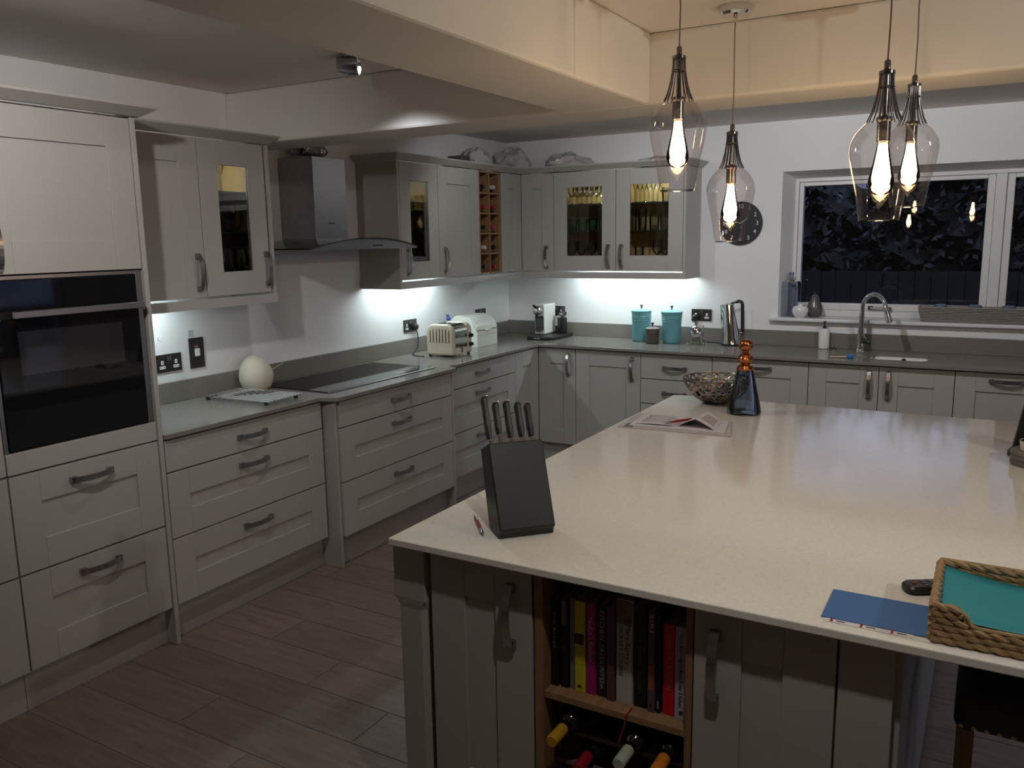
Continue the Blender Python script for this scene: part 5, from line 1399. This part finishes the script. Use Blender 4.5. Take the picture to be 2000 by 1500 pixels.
for k, z in enumerate(zz):
    if k < 3: braid('woven_strand', (bx0, by0), (bx1, by0), z, .0062, k * 1.4)
    else: braid('woven_strand', (bx0, by0), (bx0 + .050 + (0.008 if k == 3 else 0 if k == 4 else -.006), by0), z, .0062, k * 1.4)
    if k >= 3: braid('woven_strand', (bx1 - .05, by0), (bx1, by0), z, .0062, k * 1.4)
    braid('woven_strand', (bx0, by0), (bx0, by1), z, .0062, k * 1.1); braid('woven_strand', (bx1, by0), (bx1, by1), z, .0062, k * 1.1)
    braid('woven_strand', (bx0, by1), (bx1, by1), z, .0062, k * .9)
def rim(pts): build('rim_cord', MB().tube(pts, .0045, 8), WICKER, t, smooth=True)
rim([(bx0, by1, ZI + .078), (bx0, by0, ZI + .074), (bx0 + .01, by0 - .001, ZI + .0765), (bx0 + .038, by0 - .001, ZI + .074), (bx0 + .054, by0 - .001, ZI + .064), (bx0 + .064, by0 - .001, ZI + .046), (bx0 + .078, by0 - .001, ZI + .0425), (bx1 - .07, by0 - .001, ZI + .0425), (bx1 - .05, by0 - .001, ZI + .07), (bx1, by0, ZI + .076), (bx1, by1, ZI + .078), (bx0, by1, ZI + .078)])
# stack of teal paper inside, left edge curling up
pc = single('paper_stack', MB().box(bx0 + .012, bx1 - .012, by0 + .012, by1 - .012, ZI + .0065, ZI + .026), pm('stacked_card', (.012, .12, .15), .5), 'stack of dark teal cards lying in the wicker letter tray', 'paper', (3.6, -4.18, ZI + .0065), bevel=.001)
def curl(u, v):
    x = 3.432 + (3.745 - 3.432) * u; y = by0 + .012 + (.222) * v
    return (x - .012 * v, y, ZI + .040 + .028 * (1 - u) ** 3 * (.3 + .7 * v) + .006 * v)
o = single('teal_card', MB().grid(curl, 20, 6), TEALCARD, 'large bright teal card curling up on top of the wicker letter tray', 'card', (3.6, -4.18, ZI + .03), smooth=True)
o.modifiers.new('thick', 'SOLIDIFY').thickness = .0012

# bar stool in the knee space
t = thing('bar_stool', 'dark leather bar stool with brass studs and oak legs under the island', 'stool', (3.68, -3.82, 0))
build('seat', MB().box(3.475, 3.89, -4.005, -3.62, .575, .66), LEATHER, t, bevel=.018, seg=3)
build('backrest', MB().box(3.478, 3.886, -3.66, -3.62, .6605, .86), LEATHER, t, bevel=.015, seg=3)
for k in range(16):
    build('stud', MB().lathe([(.0065, 0), (.005, -.003), (0, -.0045)], (3.490 + .0255 * k, -4.0052, .588), 10, 'y'), BRASS, t)
for x in (3.482, 3.848):
    for y in (-3.995, -3.66):
        build('leg', MB().box(x, x + .036, y, y + .034, 0.0, .5745), OAK, t, bevel=.002)
build('foot_rail', MB().box(3.5185, 3.8475, -3.985, -3.965, .20, .225), OAKH, t, bevel=.002)
build('foot_rail', MB().box(3.5185, 3.8475, -3.655, -3.635, .20, .225), OAKH, t, bevel=.002)

# ------------------------------------------------------------------ pendant lamps
GP = [(.0485, 0), (.052, .012), (.060, .0685), (.0735, .1256), (.0805, .165), (.0815, .178), (.079, .195), (.0745, .208), (.0635, .2255), (.052, .238), (.041, .247), (.030, .2475)]
GP2 = [(GP[0][0], 0)] + GP[1:]
def spl(P, n=3):
    out = []
    for i in range(len(P) - 1):
        p0, p1, p2, p3 = P[max(0, i - 1)], P[i], P[i + 1], P[min(len(P) - 1, i + 2)]
        for k in range(n):
            f = k / n
            out.append(tuple(.5 * (2 * p1[q] + (p2[q] - p0[q]) * f + (2 * p0[q] - 5 * p1[q] + 4 * p2[q] - p3[q]) * f * f + (3 * p1[q] - p0[q] - 3 * p2[q] + p3[q]) * f ** 3) for q in (0, 1)))
    out.append(P[-1]); return out
def pendant(x, y, zb, label, first=[None]):
    t = thing('pendant_lamp', label, 'lamp', (x, y, zb), 'pendant lamps over the island', world=False)
    if first[0] is None:
        sg = spl(GP, 3)
        A = {}
        A['glass_shade'] = mesh_of('glass_shade', MB().lathe(sg, (0, 0, 0), 40, cap=False), SHADEGLASS, smooth=True)
        A['glass_rim'] = mesh_of('glass_rim', MB().tube([(.0478 * math.cos(2 * PI * k / 40), .0478 * math.sin(2 * PI * k / 40), 0) for k in range(40)], .0016, 6, closed=True), VASEGLASS, smooth=True)
        rods = []
        for k in range(18):
            a = 2 * PI * k / 18
            rods.append([(r * math.cos(a), r * math.sin(a), z) for r, z in ((.0165, .366), (.0172, .345), (.0185, .330), (.0235, .300), (.0315, .270), (.0415, .2485))])
        A['rod'] = [mesh_of('rod', MB().tube(p, .0016, 6), DARKCHROME, smooth=True) for p in rods]
        A['cap'] = mesh_of('cap', MB().lathe([(0, .362), (.0195, .362), (.0195, .369), (.013, .372), (.008, .374), (.008, .392), (.005, .396), (0, .396)], (0, 0, 0), 24, cap=False), DARKCHROME, smooth=True)
        A['ring'] = mesh_of('ring', MB().tube([(.0188 * math.cos(2 * PI * k / 28), .0188 * math.sin(2 * PI * k / 28), .331) for k in range(28)], .002, 6, closed=True), DARKCHROME, smooth=True)
        A['lamp_holder'] = mesh_of('lamp_holder', MB().lathe([(.0065, .362), (.0065, .262), (.019, .258), (.0205, .250), (.0165, .246), (.0165, .198), (0, .198)], (0, 0, 0), 20, cap=False), DARKCHROME, smooth=True)
        A['bulb'] = mesh_of('bulb', MB().lathe(spl([(.0135, .197), (.0155, .182), (.020, .155), (.027, .122), (.0315, .100), (.031, .088), (.025, .074), (.015, .066), (.007, .060), (.003, .050), (0, .048)], 3), (0, 0, 0), 28, cap=False), BULBGLASS, smooth=True)
        A['filament'] = mesh_of('filament', MB().lathe([(0, .194), (.011, .191), (.013, .170), (.018, .140), (.023, .110), (.020, .092), (.010, .076), (0, .070)], (0, 0, 0), 16, cap=False), FILAMENT, smooth=True)
        A['cord'] = None
        first[0] = A
    A = first[0]
    sh = place(A['glass_shade'], 'glass_shade', t, (0, 0, 0)); place(A['glass_rim'], 'rim', sh, (0, 0, 0))
    for r in A['rod']: place(r, 'rod', t, (0, 0, 0))
    place(A['cap'], 'cap', t, (0, 0, 0)); place(A['ring'], 'ring', t, (0, 0, 0)); place(A['lamp_holder'], 'lamp_holder', t, (0, 0, 0))
    b = place(A['bulb'], 'bulb', t, (0, 0, 0)); place(A['filament'], 'filament', b, (0, 0, 0))
    L = ZC - zb
    build('cord', MB().tube([(0, 0, .396), (.0015, 0, .5), (-.001, 0, L - .08), (0, 0, L - .04)], .0022, 8), pm('braided_cord', (.22, .19, .20), .7) if 'braided_cord' not in bpy.data.materials else bpy.data.materials['braided_cord'], t, smooth=True)
    build('ceiling_rose', MB().lathe([(.055, L - .0005), (.055, L - .022), (.048, L - .030), (.012, L - .032), (.008, L - .034), (.008, L - .05), (0, L - .05)], (0, 0, 0), 32, cap=False), CHROME, t, smooth=True)
    return t
pendant(2.668, -3.60, 1.808, 'pendant lamp with a clear glass shade, front left of the four')
pendant(2.668, -3.04, 1.656, 'clear glass pendant lamp, back left and hung lowest, in front of the clock')
pendant(3.212, -3.60, 1.710, 'pendant lamp with a clear glass shade, front right, nearest the viewer')
pendant(3.226, -3.04, 1.757, 'clear glass pendant lamp, back right, half hidden by the nearest one')
